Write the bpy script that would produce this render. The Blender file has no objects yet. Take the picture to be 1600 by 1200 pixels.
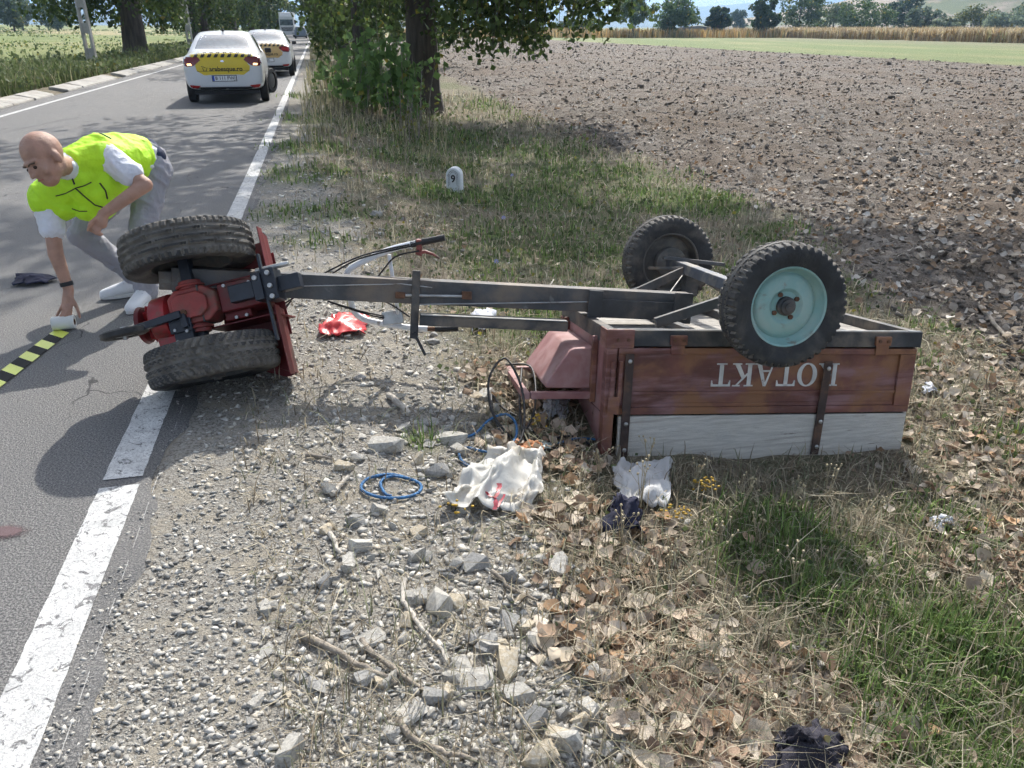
import bpy, bmesh, math, random
import numpy as np
from mathutils import Vector, Matrix, Quaternion, noise
from mathutils.bvhtree import BVHTree

# ------------------------------------------------------------------ camera, sky, sun, exposure
SC = bpy.context.scene
COL = SC.collection
R_ = math.radians
CAM_H, PITCH, FPX = 1.6, R_(24.9), 1202.0
cam_d = bpy.data.cameras.new('camera')
cam = bpy.data.objects.new('camera', cam_d); COL.objects.link(cam)
cam.location = (0, 0, CAM_H); cam.rotation_euler = (math.pi/2 - PITCH, 0, 0)
cam_d.sensor_fit = 'HORIZONTAL'; cam_d.sensor_width = 36.0; cam_d.lens = 36.0*FPX/1600.0
cam_d.clip_start = 0.05; cam_d.clip_end = 20000
SC.camera = cam

SUN_AZ, SUN_EL = R_(8.0), R_(42.0)          # azimuth measured from +Y towards +X
world = bpy.data.worlds.new('World'); SC.world = world; world.use_nodes = True
wn = world.node_tree.nodes; wl = world.node_tree.links
sky = wn.new('ShaderNodeTexSky'); sky.sky_type = 'NISHITA'; sky.sun_disc = False
sky.sun_elevation = SUN_EL; sky.sun_rotation = SUN_AZ
sky.air_density = 1.0; sky.dust_density = 3.0; sky.ozone_density = 1.0; sky.altitude = 200
wn['Background'].inputs['Strength'].default_value = 0.15
hs_ = wn.new('ShaderNodeHueSaturation'); hs_.inputs['Saturation'].default_value = .52        # hazy late-summer sky, less blue than clear air
wl.new(sky.outputs['Color'], hs_.inputs['Color']); wl.new(hs_.outputs['Color'], wn['Background'].inputs['Color'])
sun_d = bpy.data.lights.new('sun', 'SUN'); sun_d.energy = 4.0; sun_d.angle = R_(0.55); sun_d.color = (1.0, 0.955, 0.88)
sun = bpy.data.objects.new('sun', sun_d); COL.objects.link(sun)
SUN_DIR = Vector((math.sin(SUN_AZ)*math.cos(SUN_EL), math.cos(SUN_AZ)*math.cos(SUN_EL), math.sin(SUN_EL)))
sun.rotation_euler = SUN_DIR.to_track_quat('Z', 'Y').to_euler(); sun.location = (0, 0, 30)
SC.view_settings.view_transform = 'Standard'; SC.view_settings.look = 'None'
SC.view_settings.exposure = 0.68; SC.view_settings.gamma = 1.0; SC.view_settings.use_curve_mapping = False
SC.render.engine = 'CYCLES'
SC.cycles.use_denoising = True
try: SC.cycles.denoiser = 'OPENIMAGEDENOISE'
except Exception: pass
SC.cycles.max_bounces = 6; SC.cycles.diffuse_bounces = 3; SC.cycles.glossy_bounces = 3
SC.cycles.transmission_bounces = 6; SC.cycles.transparent_max_bounces = 12; SC.cycles.volume_bounces = 0
SC.cycles.use_adaptive_sampling = True; SC.cycles.adaptive_threshold = 0.05; SC.cycles.adaptive_min_samples = 16

# ------------------------------------------------------------------ small helpers
rng = np.random.default_rng(11)
random.seed(5)
RU = np.array([-0.2258, 0.9742]); RN = np.array([0.9742, 0.2258])     # along / across the road

def st_xy(s, t):
    return s*RU[0] + t*RN[0], s*RU[1] + t*RN[1]

def xy_st(x, y):
    return x*RU[0] + y*RU[1], x*RN[0] + y*RN[1]

def lerp_tab(v, tab):
    return np.interp(v, [a for a, b in tab], [b for a, b in tab])

def vnoise(x, y, sc=1.0, seed=0):
    """smooth value noise 0..1, vectorised"""
    x = np.asarray(x, float)/sc; y = np.asarray(y, float)/sc
    xi = np.floor(x); yi = np.floor(y); fx = x-xi; fy = y-yi
    fx = fx*fx*(3-2*fx); fy = fy*fy*(3-2*fy)
    def h(a, b):
        n = np.sin(a*127.1 + b*311.7 + seed*74.7)*43758.5453
        return n - np.floor(n)
    return (h(xi, yi)*(1-fx) + h(xi+1, yi)*fx)*(1-fy) + (h(xi, yi+1)*(1-fx) + h(xi+1, yi+1)*fx)*fy

def fbm(x, y, sc=1.0, seed=0, o=3):
    a = 0; w = 0
    for k in range(o):
        a = a + vnoise(x, y, sc/2**k, seed+k*9)*0.5**k; w += 0.5**k
    return a/w

def smooth(a, b, v):
    u = np.clip((np.asarray(v, float)-a)/(b-a), 0, 1)
    return u*u*(3-2*u)

def plough_edge(s):
    return lerp_tab(s, [(-5, 4.3), (5.5, 4.2), (7.5, 4.9), (12, 5.1), (18, 4.8), (30, 5.4), (400, 6)])

def ground_h(x, y):
    s, t = xy_st(np.asarray(x, float), np.asarray(y, float))
    h = lerp_tab(t, [(-400, 5.2), (-120, 1.6), (-40, .0), (-14, -.25), (-9.5, -.05), (-8.2, .06), (-7.4, .07), (-6.9, -.05), (-6.75, -.05), (-.86, -.05), (-.77, -.006),
                     (.1, -.045), (.6, -.13), (1.1, -.25), (1.9, -.33), (3, -.37), (5, -.36), (9, -.3), (60, -.3), (900, -.3)])
    near = smooth(-.55, 0.2, t)*(1-smooth(25, 60, s))
    h = h + near*((fbm(x, y, .9, 3)-.5)*.07 + (fbm(x, y, .22, 8)-.5)*.03)
    h = h - .035*np.exp(-(((x-1.2)/.95)**2+((y-3.28)/.28)**2)**2)
    pe = plough_edge(s)
    pl = smooth(0, .8, t-pe-(fbm(x, y, 1.2, 5)-.5)*.8)*(1-smooth(36, 37, t))*(1-smooth(60, 110, s))
    h = h + pl*((fbm(x, y, .7, 21)-.5)*.20 + (fbm(x, y, .18, 23, 2)-.5)*.08)
    return h

def gz(x, y): return float(ground_h(x, y))

def P(px, py, dz=0.0):
    """ground point under a picture position (found by walking the ray down to the terrain)"""
    a = (px-800)/FPX; b = (600-py)/FPX; c, s = math.cos(PITCH), math.sin(PITCH)
    r = Vector((a, c+b*s, -s+b*c))
    z = -.1
    for i in range(30):
        k = (z-CAM_H)/r.z; p = Vector((0, 0, CAM_H)) + r*k
        s_, t_ = xy_st(p.x, p.y)
        zn = (0.0 if -6.7 < t_ < -.74 else gz(p.x, p.y)) + dz
        z = .5*z + .5*zn
    return p

def Y(px, py, y):
    a = (px-800)/FPX; b = (600-py)/FPX; c, s = math.cos(PITCH), math.sin(PITCH)
    r = Vector((a, c+b*s, -s+b*c))
    return Vector((0, 0, CAM_H)) + r*(y/r.y)

# ------------------------------------------------------------------ materials
def nd(nt, typ, **kw):
    n = nt.nodes.new(typ)
    for k, v in kw.items(): setattr(n, k, v)
    return n

def mixc(nt, fac, a, b, mode='MIX'):
    m = nd(nt, 'ShaderNodeMix', data_type='RGBA', blend_type=mode)
    for sock, v in ((0, fac), (6, a), (7, b)):
        if hasattr(v, 'links'): nt.links.new(v, m.inputs[sock])
        elif isinstance(v, (int, float)): m.inputs[sock].default_value = v
        else: m.inputs[sock].default_value = (*v[:3], 1)
    return m.outputs[2]

def noise_n(nt, co, scale, detail=4, rough=.55, dist=0, stretch=None):
    if stretch:
        mp = nd(nt, 'ShaderNodeMapping'); mp.inputs['Scale'].default_value = stretch
        nt.links.new(co, mp.inputs['Vector']); co = mp.outputs['Vector']
    n = nd(nt, 'ShaderNodeTexNoise'); n.inputs['Scale'].default_value = scale
    n.inputs['Detail'].default_value = detail; n.inputs['Roughness'].default_value = rough
    n.inputs['Distortion'].default_value = dist
    nt.links.new(co, n.inputs['Vector'])
    return n.outputs['Fac']

def ramp(nt, fac, a, b):
    m = nd(nt, 'ShaderNodeMapRange'); m.interpolation_type = 'SMOOTHSTEP'
    m.inputs['From Min'].default_value = a; m.inputs['From Max'].default_value = b
    nt.links.new(fac, m.inputs['Value'])
    return m.outputs['Result']

def mat(name, col, rough=.6, metal=0., var=.18, scale=6., wear=None, wear2=None, bump=0., bscale=60., attr=False,
        spec=.5, translucent=0., coat=0., stretch=None, alpha=None, trans=0., sheen=0., emis=None):
    m = bpy.data.materials.new(name); m.use_nodes = True
    nt = m.node_tree; b = nt.nodes['Principled BSDF']; out = nt.nodes['Material Output']
    tc = nd(nt, 'ShaderNodeTexCoord').outputs['Object']
    if attr:
        at = nd(nt, 'ShaderNodeAttribute', attribute_name='col'); base = at.outputs['Color']
    else:
        base = None
    if base is None:
        c0 = tuple(max(0, x*(1-var)) for x in col); c1 = tuple(min(1, x*(1+var)) for x in col)
        c = mixc(nt, ramp(nt, noise_n(nt, tc, scale, stretch=stretch), .3, .7), c0, c1)
    else:
        f = nd(nt, 'ShaderNodeMapRange'); f.inputs['From Min'].default_value = .3; f.inputs['From Max'].default_value = .7
        f.inputs['To Min'].default_value = 1-var; f.inputs['To Max'].default_value = 1+var
        nt.links.new(noise_n(nt, tc, scale), f.inputs['Value'])
        vm = nd(nt, 'ShaderNodeVectorMath', operation='SCALE'); nt.links.new(base, vm.inputs[0]); nt.links.new(f.outputs['Result'], vm.inputs['Scale'])
        c = vm.outputs['Vector']
    rsock = None
    for w in (wear, wear2):
        if w:                                             # (colour, scale, threshold, softness, stretch, roughness)
            wc, wsc, th, so = w[:4]; sx = w[4] if len(w) > 4 else None
            fac = ramp(nt, noise_n(nt, tc, wsc, 6, .62, .3, sx), th-so, th+so)
            c = mixc(nt, fac, c, wc)
            if len(w) > 5:
                rm = nd(nt, 'ShaderNodeMix', data_type='FLOAT'); nt.links.new(fac, rm.inputs[0])
                rm.inputs[2].default_value = rough; rm.inputs[3].default_value = w[5]; rsock = rm.outputs[0]
    nt.links.new(c, b.inputs['Base Color'])
    b.inputs['Roughness'].default_value = rough; b.inputs['Metallic'].default_value = metal
    if rsock: nt.links.new(rsock, b.inputs['Roughness'])
    b.inputs['Specular IOR Level'].default_value = spec
    if coat: b.inputs['Coat Weight'].default_value = coat; b.inputs['Coat Roughness'].default_value = .08
    if trans: b.inputs['Transmission Weight'].default_value = trans
    if sheen: b.inputs['Sheen Weight'].default_value = sheen
    if alpha is not None: b.inputs['Alpha'].default_value = alpha
    if emis: b.inputs['Emission Color'].default_value = (*emis[0], 1); b.inputs['Emission Strength'].default_value = emis[1]
    if bump:
        bp = nd(nt, 'ShaderNodeBump'); bp.inputs['Strength'].default_value = bump; bp.inputs['Distance'].default_value = .02
        nt.links.new(noise_n(nt, tc, bscale, 5, .6, stretch=stretch), bp.inputs['Height']); nt.links.new(bp.outputs['Normal'], b.inputs['Normal'])
    if translucent:
        tl = nd(nt, 'ShaderNodeBsdfTranslucent'); nt.links.new(c, tl.inputs['Color'])
        mx = nd(nt, 'ShaderNodeMixShader'); mx.inputs[0].default_value = translucent
        nt.links.new(b.outputs[0], mx.inputs[1]); nt.links.new(tl.outputs[0], mx.inputs[2]); nt.links.new(mx.outputs[0], out.inputs['Surface'])
    return m

# ------------------------------------------------------------------ mesh builder (all coordinates are world coordinates)
class MB:
    def __init__(self, M=None):
        self.v = []; self.f = []; self.M = M
    def add(self, vs, fs):
        o = len(self.v)
        if self.M is not None: vs = [self.M @ Vector(p) for p in vs]
        self.v += [tuple(p) for p in vs]; self.f += [tuple(i+o for i in f) for f in fs]
        return self
    def box(self, c, size, rot=None, taper=1.0):
        sx, sy, sz = (d/2 for d in size); vs = []
        for z in (-1, 1):
            k = 1 if z < 0 else taper
            for x, y in ((-1, -1), (1, -1), (1, 1), (-1, 1)): vs.append(Vector((x*sx*k, y*sy*k, z*sz)))
        if rot is not None: vs = [rot @ p for p in vs]
        c = Vector(c)
        return self.add([p+c for p in vs], [(3, 2, 1, 0), (4, 5, 6, 7), (0, 1, 5, 4), (1, 2, 6, 5), (2, 3, 7, 6), (3, 0, 4, 7)])
    def bx(self, x0, x1, y0, y1, z0, z1):
        return self.box(((x0+x1)/2, (y0+y1)/2, (z0+z1)/2), (x1-x0, y1-y0, z1-z0))
    def bar(self, a, b, w, h=None, up=(0, 0, 1)):
        a = Vector(a); b = Vector(b); h = h or w; d = b-a; L = d.length; d.normalize()
        u = Vector(up); u = (u - d*u.dot(d))
        if u.length < 1e-5: u = Vector((0, 1, 0)); u = u-d*u.dot(d)
        u.normalize(); r = d.cross(u)
        m = Matrix((r, d, u)).transposed()
        return self.box((a+b)/2, (w, L, h), m)
    def tube(self, pts, r, n=8, cap=True):
        pts = [Vector(p) for p in pts]; rs = r if hasattr(r, '__len__') else [r]*len(pts)
        vs = []; fs = []; t0 = (pts[1]-pts[0]).normalized()
        up = Vector((0, 0, 1)) if abs(t0.z) < .9 else Vector((1, 0, 0))
        side = t0.cross(up).normalized()
        for i, p in enumerate(pts):
            t = (pts[min(i+1, len(pts)-1)]-pts[max(i-1, 0)])
            if t.length < 1e-9: t = t0
            t.normalize(); side = (side - t*side.dot(t))
            if side.length < 1e-6: side = t.orthogonal()
            side.normalize(); bi = t.cross(side)
            for k in range(n):
                a = 2*math.pi*k/n; vs.append(p + (side*math.cos(a)+bi*math.sin(a))*rs[i])
        for i in range(len(pts)-1):
            for k in range(n):
                fs.append((i*n+k, i*n+(k+1) % n, (i+1)*n+(k+1) % n, (i+1)*n+k))
        if cap:
            fs.append(tuple(range(n-1, -1, -1))); e = (len(pts)-1)*n; fs.append(tuple(range(e, e+n)))
        return self.add(vs, fs)
    def cyl(self, a, b, r, n=16, r2=None):
        return self.tube([a, b], [r, r2 if r2 is not None else r], n)
    def lathe(self, prof, n=32, M=None, close=False):
        """profile of (radius, axial) turned about local Z, then moved by M"""
        vs = []; fs = []; m = len(prof)
        for k in range(n):
            a = 2*math.pi*k/n
            for r, z in prof: vs.append(Vector((r*math.cos(a), r*math.sin(a), z)))
        for k in range(n):
            j = (k+1) % n
            for i in range(m-1 if not close else m):
                q = (i+1) % m
                fs.append((k*m+i, j*m+i, j*m+q, k*m+q))
        if M is not None: vs = [M @ p for p in vs]
        return self.add(vs, fs)
    def prism(self, poly, a, b):
        """poly: list of 3D points (planar); extruded from +a to +b (vectors)"""
        n = len(poly); a = Vector(a); b = Vector(b)
        vs = [Vector(p)+a for p in poly]+[Vector(p)+b for p in poly]
        fs = [tuple(range(n-1, -1, -1)), tuple(range(n, 2*n))]+[(i, (i+1) % n, n+(i+1) % n, n+i) for i in range(n)]
        return self.add(vs, fs)
    def ball(self, c, r, n=12, m=8):
        c = Vector(c); r = Vector(r) if hasattr(r, '__len__') else Vector((r, r, r)); vs = [c+Vector((0, 0, r.z))]; fs = []
        for i in range(1, m):
            ph = math.pi*i/m
            for k in range(n):
                a = 2*math.pi*k/n; vs.append(c+Vector((r.x*math.sin(ph)*math.cos(a), r.y*math.sin(ph)*math.sin(a), r.z*math.cos(ph))))
        vs.append(c-Vector((0, 0, r.z))); e = len(vs)-1
        for k in range(n):
            fs.append((0, 1+k, 1+(k+1) % n)); fs.append((e, e-1-k, e-1-(k+1) % n))
        for i in range(m-2):
            for k in range(n):
                a = 1+i*n; fs.append((a+k, a+n+k, a+n+(k+1) % n, a+(k+1) % n))
        return self.add(vs, fs)
    def build(self, name, m, parent=None, smooth=False, bevel=0., sub=0, angle=40, segs=2):
        root = parent
        while root is not None and root.parent is not None: root = root.parent
        loc = Vector(root.location) if root is not None else Vector((0, 0, 0))
        me = bpy.data.meshes.new(name)
        me.from_pydata([tuple(Vector(p)-loc) for p in self.v], [], self.f)
        return finish(name, me, m, parent, smooth, bevel, sub, angle, segs)

def finish(name, me, m, parent=None, smooth=False, bevel=0., sub=0, angle=40, segs=2, fix=True):
    if fix:
        bm = bmesh.new(); bm.from_mesh(me); bmesh.ops.recalc_face_normals(bm, faces=bm.faces); bm.to_mesh(me); bm.free()
    for mm in (m if isinstance(m, (list, tuple)) else [m]): me.materials.append(mm)
    if smooth: me.polygons.foreach_set('use_smooth', [True]*len(me.polygons))
    o = bpy.data.objects.new(name, me); COL.objects.link(o)
    if parent is not None: o.parent = parent
    if bevel:
        b = o.modifiers.new('bevel', 'BEVEL'); b.width = bevel; b.segments = segs; b.limit_method = 'ANGLE'; b.angle_limit = R_(35)
        me.polygons.foreach_set('use_smooth', [True]*len(me.polygons))
        b.harden_normals = True
    if sub:
        s = o.modifiers.new('sub', 'SUBSURF'); s.levels = sub; s.render_levels = sub
    if smooth and not sub and not bevel:
        try: me.set_sharp_from_angle(angle=R_(angle))
        except Exception: pass
    return o

def tag(o, label, cat, group=None, kind=None):
    if label: o['label'] = label
    if cat: o['category'] = cat
    if group: o['group'] = group
    if kind: o['kind'] = kind
    return o

def thing(name, loc, label, cat, group=None):
    o = bpy.data.objects.new(name, None); COL.objects.link(o); o.location = loc; o.empty_display_size = .1
    return tag(o, label, cat, group)

def struct(o, label=None):
    o['kind'] = 'structure'
    if label: o['label'] = label
    return o

def copy_tree(o, parent=None):
    c = o.copy(); COL.objects.link(c); c.parent = parent
    for ch in [x for x in ALLKIDS(o)]: copy_tree(ch, c)
    return c

def ALLKIDS(o): return [x for x in bpy.data.objects if x.parent == o]

def bulk(name, v, f, m, col=None, parent=None, smooth=False, loc=None):
    """fast mesh from numpy arrays: v (n,3), f (m,k) all faces the same size, or a list of such arrays"""
    fl = f if isinstance(f, list) else [f]
    me = bpy.data.meshes.new(name); v = np.asarray(v, np.float32)
    if loc is not None: v = v-np.asarray(loc, np.float32)
    me.vertices.add(len(v)); me.vertices.foreach_set('co', v.ravel())
    nl = sum(a.size for a in fl); npoly = sum(len(a) for a in fl)
    me.loops.add(nl); me.polygons.add(npoly)
    me.loops.foreach_set('vertex_index', np.concatenate([a.ravel() for a in fl]).astype(np.int32))
    st = []; k = 0
    for a in fl:
        st.append(k+np.arange(len(a))*a.shape[1]); k += a.size
    me.polygons.foreach_set('loop_start', np.concatenate(st).astype(np.int32))
    if col is not None:
        ca = me.color_attributes.new('col', 'FLOAT_COLOR', 'POINT')
        c4 = np.ones((len(v), 4), np.float32); c4[:, :3] = np.clip(col, 0, 1); ca.data.foreach_set('color', c4.ravel())
    if smooth: me.polygons.foreach_set('use_smooth', np.ones(npoly, bool))
    me.update(calc_edges=True); me.validate()
    for mm in (m if isinstance(m, (list, tuple)) else [m]): me.materials.append(mm)
    o = bpy.data.objects.new(name, me); COL.objects.link(o)
    if parent is not None: o.parent = parent
    return o

def text_mesh(txt, size, extrude=.002, bold=0.0, shear=0.0, space=1.0):
    cu = bpy.data.curves.new('lettering', 'FONT'); cu.body = txt; cu.size = size; cu.extrude = extrude; cu.offset = bold
    cu.align_x = 'CENTER'; cu.align_y = 'CENTER'; cu.shear = shear; cu.space_character = space; cu.resolution_u = 3
    o = bpy.data.objects.new('lettering', cu); COL.objects.link(o)
    dg = bpy.context.evaluated_depsgraph_get(); me = bpy.data.meshes.new_from_object(o.evaluated_get(dg))
    bpy.data.objects.remove(o); bpy.data.curves.remove(cu)
    return me

def rotm(axis_from, axis_to):
    return Vector(axis_from).rotation_difference(Vector(axis_to)).to_matrix().to_4x4()
# ------------------------------------------------------------------ ground sheet
def axis_tab(segs):
    out = [segs[0][0]]
    for a, b, st in segs:
        n = max(1, int(round((b-a)/st))); out += list(np.linspace(a, b, n+1)[1:])
    return np.array(out)
TS = np.concatenate([[-7000, -3500, -1800, -900, -500, -300, -200, -120, -80, -40, -25, -14, -11, -9.5, -8.6, -8.2, -7.8, -7.4, -7.05, -6.9, -6.8, -6.7, -3, -.9, -.86, -.82, -.78, -.74],
      axis_tab([(-.70, 7.0, .035)]), axis_tab([(7.15, 14, .12)]), axis_tab([(14.4, 40, .8)]), [48, 60, 90, 130, 200, 300, 500, 900, 1800, 3500, 7000]])
SS = np.concatenate([[-60, -30, -15, -8, -4], axis_tab([(-2, 1, .1)]), axis_tab([(1.05, 9, .035)]), axis_tab([(9.1, 20, .12)]), axis_tab([(20.5, 60, .9)]),
      [65, 72, 80, 90, 100, 120, 150, 200, 300, 450, 700, 1100, 1800, 3500, 7000]])
gs, gt = np.meshgrid(SS, TS, indexing='ij'); gx, gy = st_xy(gs.ravel(), gt.ravel()); gzv = ground_h(gx, gy)

def zones(x, y):
    s, t = xy_st(x, y)
    n1 = fbm(x, y, .7, 31); n2 = fbm(x, y, 2.2, 37)
    gr = smooth(-1.5, -.9, t)*(1-smooth(.25, .75, t-(n1-.5)*.9-lerp_tab(s, [(0, .42), (3, .28), (5, .15), (7, -.25), (10, -.55), (20, -.6)])))
    pl = smooth(-.35, .35, t-plough_edge(s)-(n1-.5)*1.1)*(1-smooth(36, 37.5, t))*(1-smooth(148, 153, s))
    green = np.zeros_like(x)
    for cx, cy, r, a in GREEN:
        green = np.maximum(green, a*(1-smooth(.45, 1.15, np.hypot(x-cx, y-cy)/r + (n1-.5)*.9)))
    green = np.maximum(green, .55*smooth(.45, .62, n2)*(t > 1.0)*(s > 6)*(t < 6))
    green = green*(1-pl)
    far_green = smooth(36.4, 37.4, t)*(1-smooth(86, 92, t))*(1-smooth(150, 160, s))
    left = 1-smooth(-8.6, -7.9, t)
    return gr, pl, np.clip(green, 0, 1), far_green, left
# green grass patches on the verge: x, y, radius, strength
GREEN = [(1.7, 1.7, .75, 1), (1.2, 2.45, .45, .8), (1.4, 1.15, .5, .8), (2.5, 1.6, .8, .8), (1.9, 2.75, .35, .4), (2.1, 9.6, 1.2, 1), (.9, 11.5, 1.6, .7), (.8, 8.1, 1.0, .5),
         (-1.6, 15.5, 1.8, .8), (.1, 13.8, 1.5, .7), (-2.55, 9.4, .75, .65), (-3.1, 11.8, .8, .75), (-3.9, 15.5, .9, .75), (-2.0, 7.4, .6, .5), (1.9, 4.9, .5, .5), (-1.7, 6.4, .35, .4),
         (2.4, 4.7, .45, .6), (2.3, 6.3, .8, .7), (3.0, 5.2, .3, .4), (2.6, 3.5, .3, .4), (-.42, 3.02, .13, .6), (-1.0, 7.0, .3, .5), (.55, 5.2, .9, .6), (3.0, 7.8, .7, .9), (.1, 6.6, .8, .4),
         (-5.3, 21, 1.4, .5), (1.0, 6.0, .8, .5), (-.6, 9.7, 1.1, .8), (.4, 9.6, 1.2, .8), (-1.3, 12.2, 1.1, .75), (.6, 7.2, .9, .6)]
zgr, zpl, zgn, zfg, zlf = zones(gx, gy)
m, n = gs.shape
idx = np.arange(m*n).reshape(m, n)
gf = np.stack([idx[:-1, :-1].ravel(), idx[:-1, 1:].ravel(), idx[1:, 1:].ravel(), idx[1:, :-1].ravel()], 1)[:, ::-1]

def ground_material():
    mt = bpy.data.materials.new('ground'); mt.use_nodes = True; nt = mt.node_tree; b = nt.nodes['Principled BSDF']
    tc = nd(nt, 'ShaderNodeNewGeometry').outputs['Position']
    A = nd(nt, 'ShaderNodeAttribute', attribute_name='col'); B = nd(nt, 'ShaderNodeAttribute', attribute_name='zone2')
    sa = nd(nt, 'ShaderNodeSeparateColor'); nt.links.new(A.outputs['Color'], sa.inputs[0])
    sb = nd(nt, 'ShaderNodeSeparateColor'); nt.links.new(B.outputs['Color'], sb.inputs[0])
    nf = ramp(nt, noise_n(nt, tc, 55, 5, .7), .3, .7); nm = ramp(nt, noise_n(nt, tc, 7, 5, .6), .3, .7); nl = ramp(nt, noise_n(nt, tc, .035, 5, .6), .35, .65)
    nb = noise_n(nt, tc, .5, 4, .6)
    litter = mixc(nt, nf, (.11, .09, .065), (.34, .29, .22)); litter = mixc(nt, ramp(nt, noise_n(nt, tc, 3, 4, .6), .4, .65), litter, mixc(nt, nf, (.09, .095, .05), (.25, .23, .16)))
    vo = nd(nt, 'ShaderNodeTexVoronoi'); vo.inputs['Scale'].default_value = 85; nt.links.new(tc, vo.inputs['Vector'])
    sv = nd(nt, 'ShaderNodeSeparateColor'); nt.links.new(vo.outputs['Color'], sv.inputs[0])
    grav = mixc(nt, sv.outputs[0], (.27, .255, .225), (.43, .41, .37)); grav = mixc(nt, nf, grav, (.37, .35, .31)); grav = mixc(nt, ramp(nt, vo.outputs['Distance'], .45, .85), grav, (.20, .18, .155))
    grav = mixc(nt, ramp(nt, nm, .5, .95), grav, (.37, .335, .275))
    soil = mixc(nt, nf, (.085, .072, .06), (.235, .207, .178)); soil = mixc(nt, ramp(nt, nm, .5, .8), soil, (.25, .222, .192)); soil = mixc(nt, ramp(nt, noise_n(nt, tc, .35, 4, .6, 0, (1, .5, 1)), .42, .64), soil, (.17, .135, .105)); soil = mixc(nt, ramp(nt, noise_n(nt, tc, 2.6, 5, .7), .48, .62), soil, mixc(nt, nf, (.07, .055, .042), (.16, .128, .10)))  # last mix paints furrow shade into the soil colour as coarse dark patches
    green = mixc(nt, nm, (.065, .10, .03), (.16, .17, .075))
    fgreen = mixc(nt, nm, (.13, .18, .065), (.19, .23, .095)); fgreen = mixc(nt, ramp(nt, noise_n(nt, tc, .12, 4, .6, 0, (1, .25, 1)), .42, .68), fgreen, (.24, .25, .12))
    lf = mixc(nt, nl, (.16, .22, .07), (.30, .30, .13)); lf = mixc(nt, ramp(nt, noise_n(nt, tc, .012, 3, .5), .5, .62), lf, (.42, .34, .20))
    lf = mixc(nt, ramp(nt, nm, .4, .8), lf, (.12, .16, .05))
    c = mixc(nt, sa.outputs[0], litter, grav); c = mixc(nt, sa.outputs[2], c, green); c = mixc(nt, sa.outputs[1], c, soil)
    c = mixc(nt, sb.outputs[0], c, fgreen); c = mixc(nt, sb.outputs[1], c, lf); c = mixc(nt, sb.outputs[2], c, (.36, .30, .17))
    nt.links.new(c, b.inputs['Base Color']); b.inputs['Roughness'].default_value = .92; b.inputs['Specular IOR Level'].default_value = .2
    bp = nd(nt, 'ShaderNodeBump'); bp.inputs['Strength'].default_value = .7; bp.inputs['Distance'].default_value = .02
    nt.links.new(nf, bp.inputs['Height']); nt.links.new(bp.outputs[0], b.inputs['Normal'])
    return mt
M_GROUND = ground_material()
ground = bulk('ground', np.stack([gx, gy, gzv], 1), gf, M_GROUND, np.stack([zgr, zpl, zgn], 1), smooth=True)
s_, t_ = xy_st(gx, gy)
z2 = ground.data.color_attributes.new('zone2', 'FLOAT_COLOR', 'POINT')
tan = smooth(150, 158, s_)*(t_ > -6)*(1-smooth(250, 320, s_))
c4 = np.ones((len(gx), 4), np.float32); c4[:, 0] = zfg; c4[:, 1] = np.maximum(zlf, (s_ > 300)*1.0); c4[:, 2] = tan
z2.data.foreach_set('color', c4.ravel())
struct(ground, 'roadside ground with gravel verge, grass and ploughed field')

# ------------------------------------------------------------------ road with worn edge lines
def road_material():
    mt = bpy.data.materials.new('asphalt'); mt.use_nodes = True; nt = mt.node_tree; b = nt.nodes['Principled BSDF']
    tc = nd(nt, 'ShaderNodeNewGeometry').outputs['Position']
    ag = ramp(nt, noise_n(nt, tc, 130, 3, .75), .38, .66); md = ramp(nt, noise_n(nt, tc, 1.3, 4, .6), .3, .7)
    c0 = mixc(nt, ag, (.07, .07, .072), (.31, .30, .285)); c = mixc(nt, md, c0, mixc(nt, ag, (.11, .11, .112), (.235, .23, .222)))
    st = ramp(nt, noise_n(nt, tc, .9, 5, .6, .4, (1.6, .35, 1)), .58, .72); c = mixc(nt, st, c, mixc(nt, ag, (.075, .075, .078), (.18, .178, .172)))
    cr = nd(nt, 'ShaderNodeTexVoronoi', feature='DISTANCE_TO_EDGE'); cr.inputs['Scale'].default_value = .7
    wv = nd(nt, 'ShaderNodeVectorMath', operation='ADD'); nz = nd(nt, 'ShaderNodeTexNoise'); nz.inputs['Scale'].default_value = 4; nt.links.new(tc, nz.inputs['Vector'])
    sc = nd(nt, 'ShaderNodeVectorMath', operation='SCALE'); sc.inputs['Scale'].default_value = .35; nt.links.new(nz.outputs['Color'], sc.inputs[0])
    nt.links.new(tc, wv.inputs[0]); nt.links.new(sc.outputs[0], wv.inputs[1]); nt.links.new(wv.outputs[0], cr.inputs['Vector'])
    ck = nd(nt, 'ShaderNodeMath', operation='MULTIPLY'); nt.links.new(ramp(nt, cr.outputs['Distance'], .006, .0), ck.inputs[0]); nt.links.new(ramp(nt, noise_n(nt, tc, .8, 3), .5, .58), ck.inputs[1])
    c = mixc(nt, ck.outputs[0], c, (.045, .045, .047))
    nt.links.new(c, b.inputs['Base Color']); b.inputs['Roughness'].default_value = .78; b.inputs['Specular IOR Level'].default_value = .35
    bp = nd(nt, 'ShaderNodeBump'); bp.inputs['Strength'].default_value = .55; bp.inputs['Distance'].default_value = .006
    nt.links.new(ag, bp.inputs['Height']); nt.links.new(bp.outputs[0], b.inputs['Normal'])
    return mt
M_ROAD = road_material()
RS = np.concatenate([[-60, -20, -4], np.arange(-1, 12, .06), np.arange(12.2, 40, .5), np.array([45, 60, 80, 120, 200, 320, 500, 900])])
re = -.735+(fbm(RS, RS*0, .5, 71)-.5)*.16+(fbm(RS, RS*0, .12, 77)-.5)*.06
rows = [np.full_like(RS, -6.72), np.full_like(RS, -4.), np.full_like(RS, -2.), np.full_like(RS, -1.), re-.02, re]
zz = [0, 0, 0, 0, 0, -.05]
rv = []; 
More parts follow.
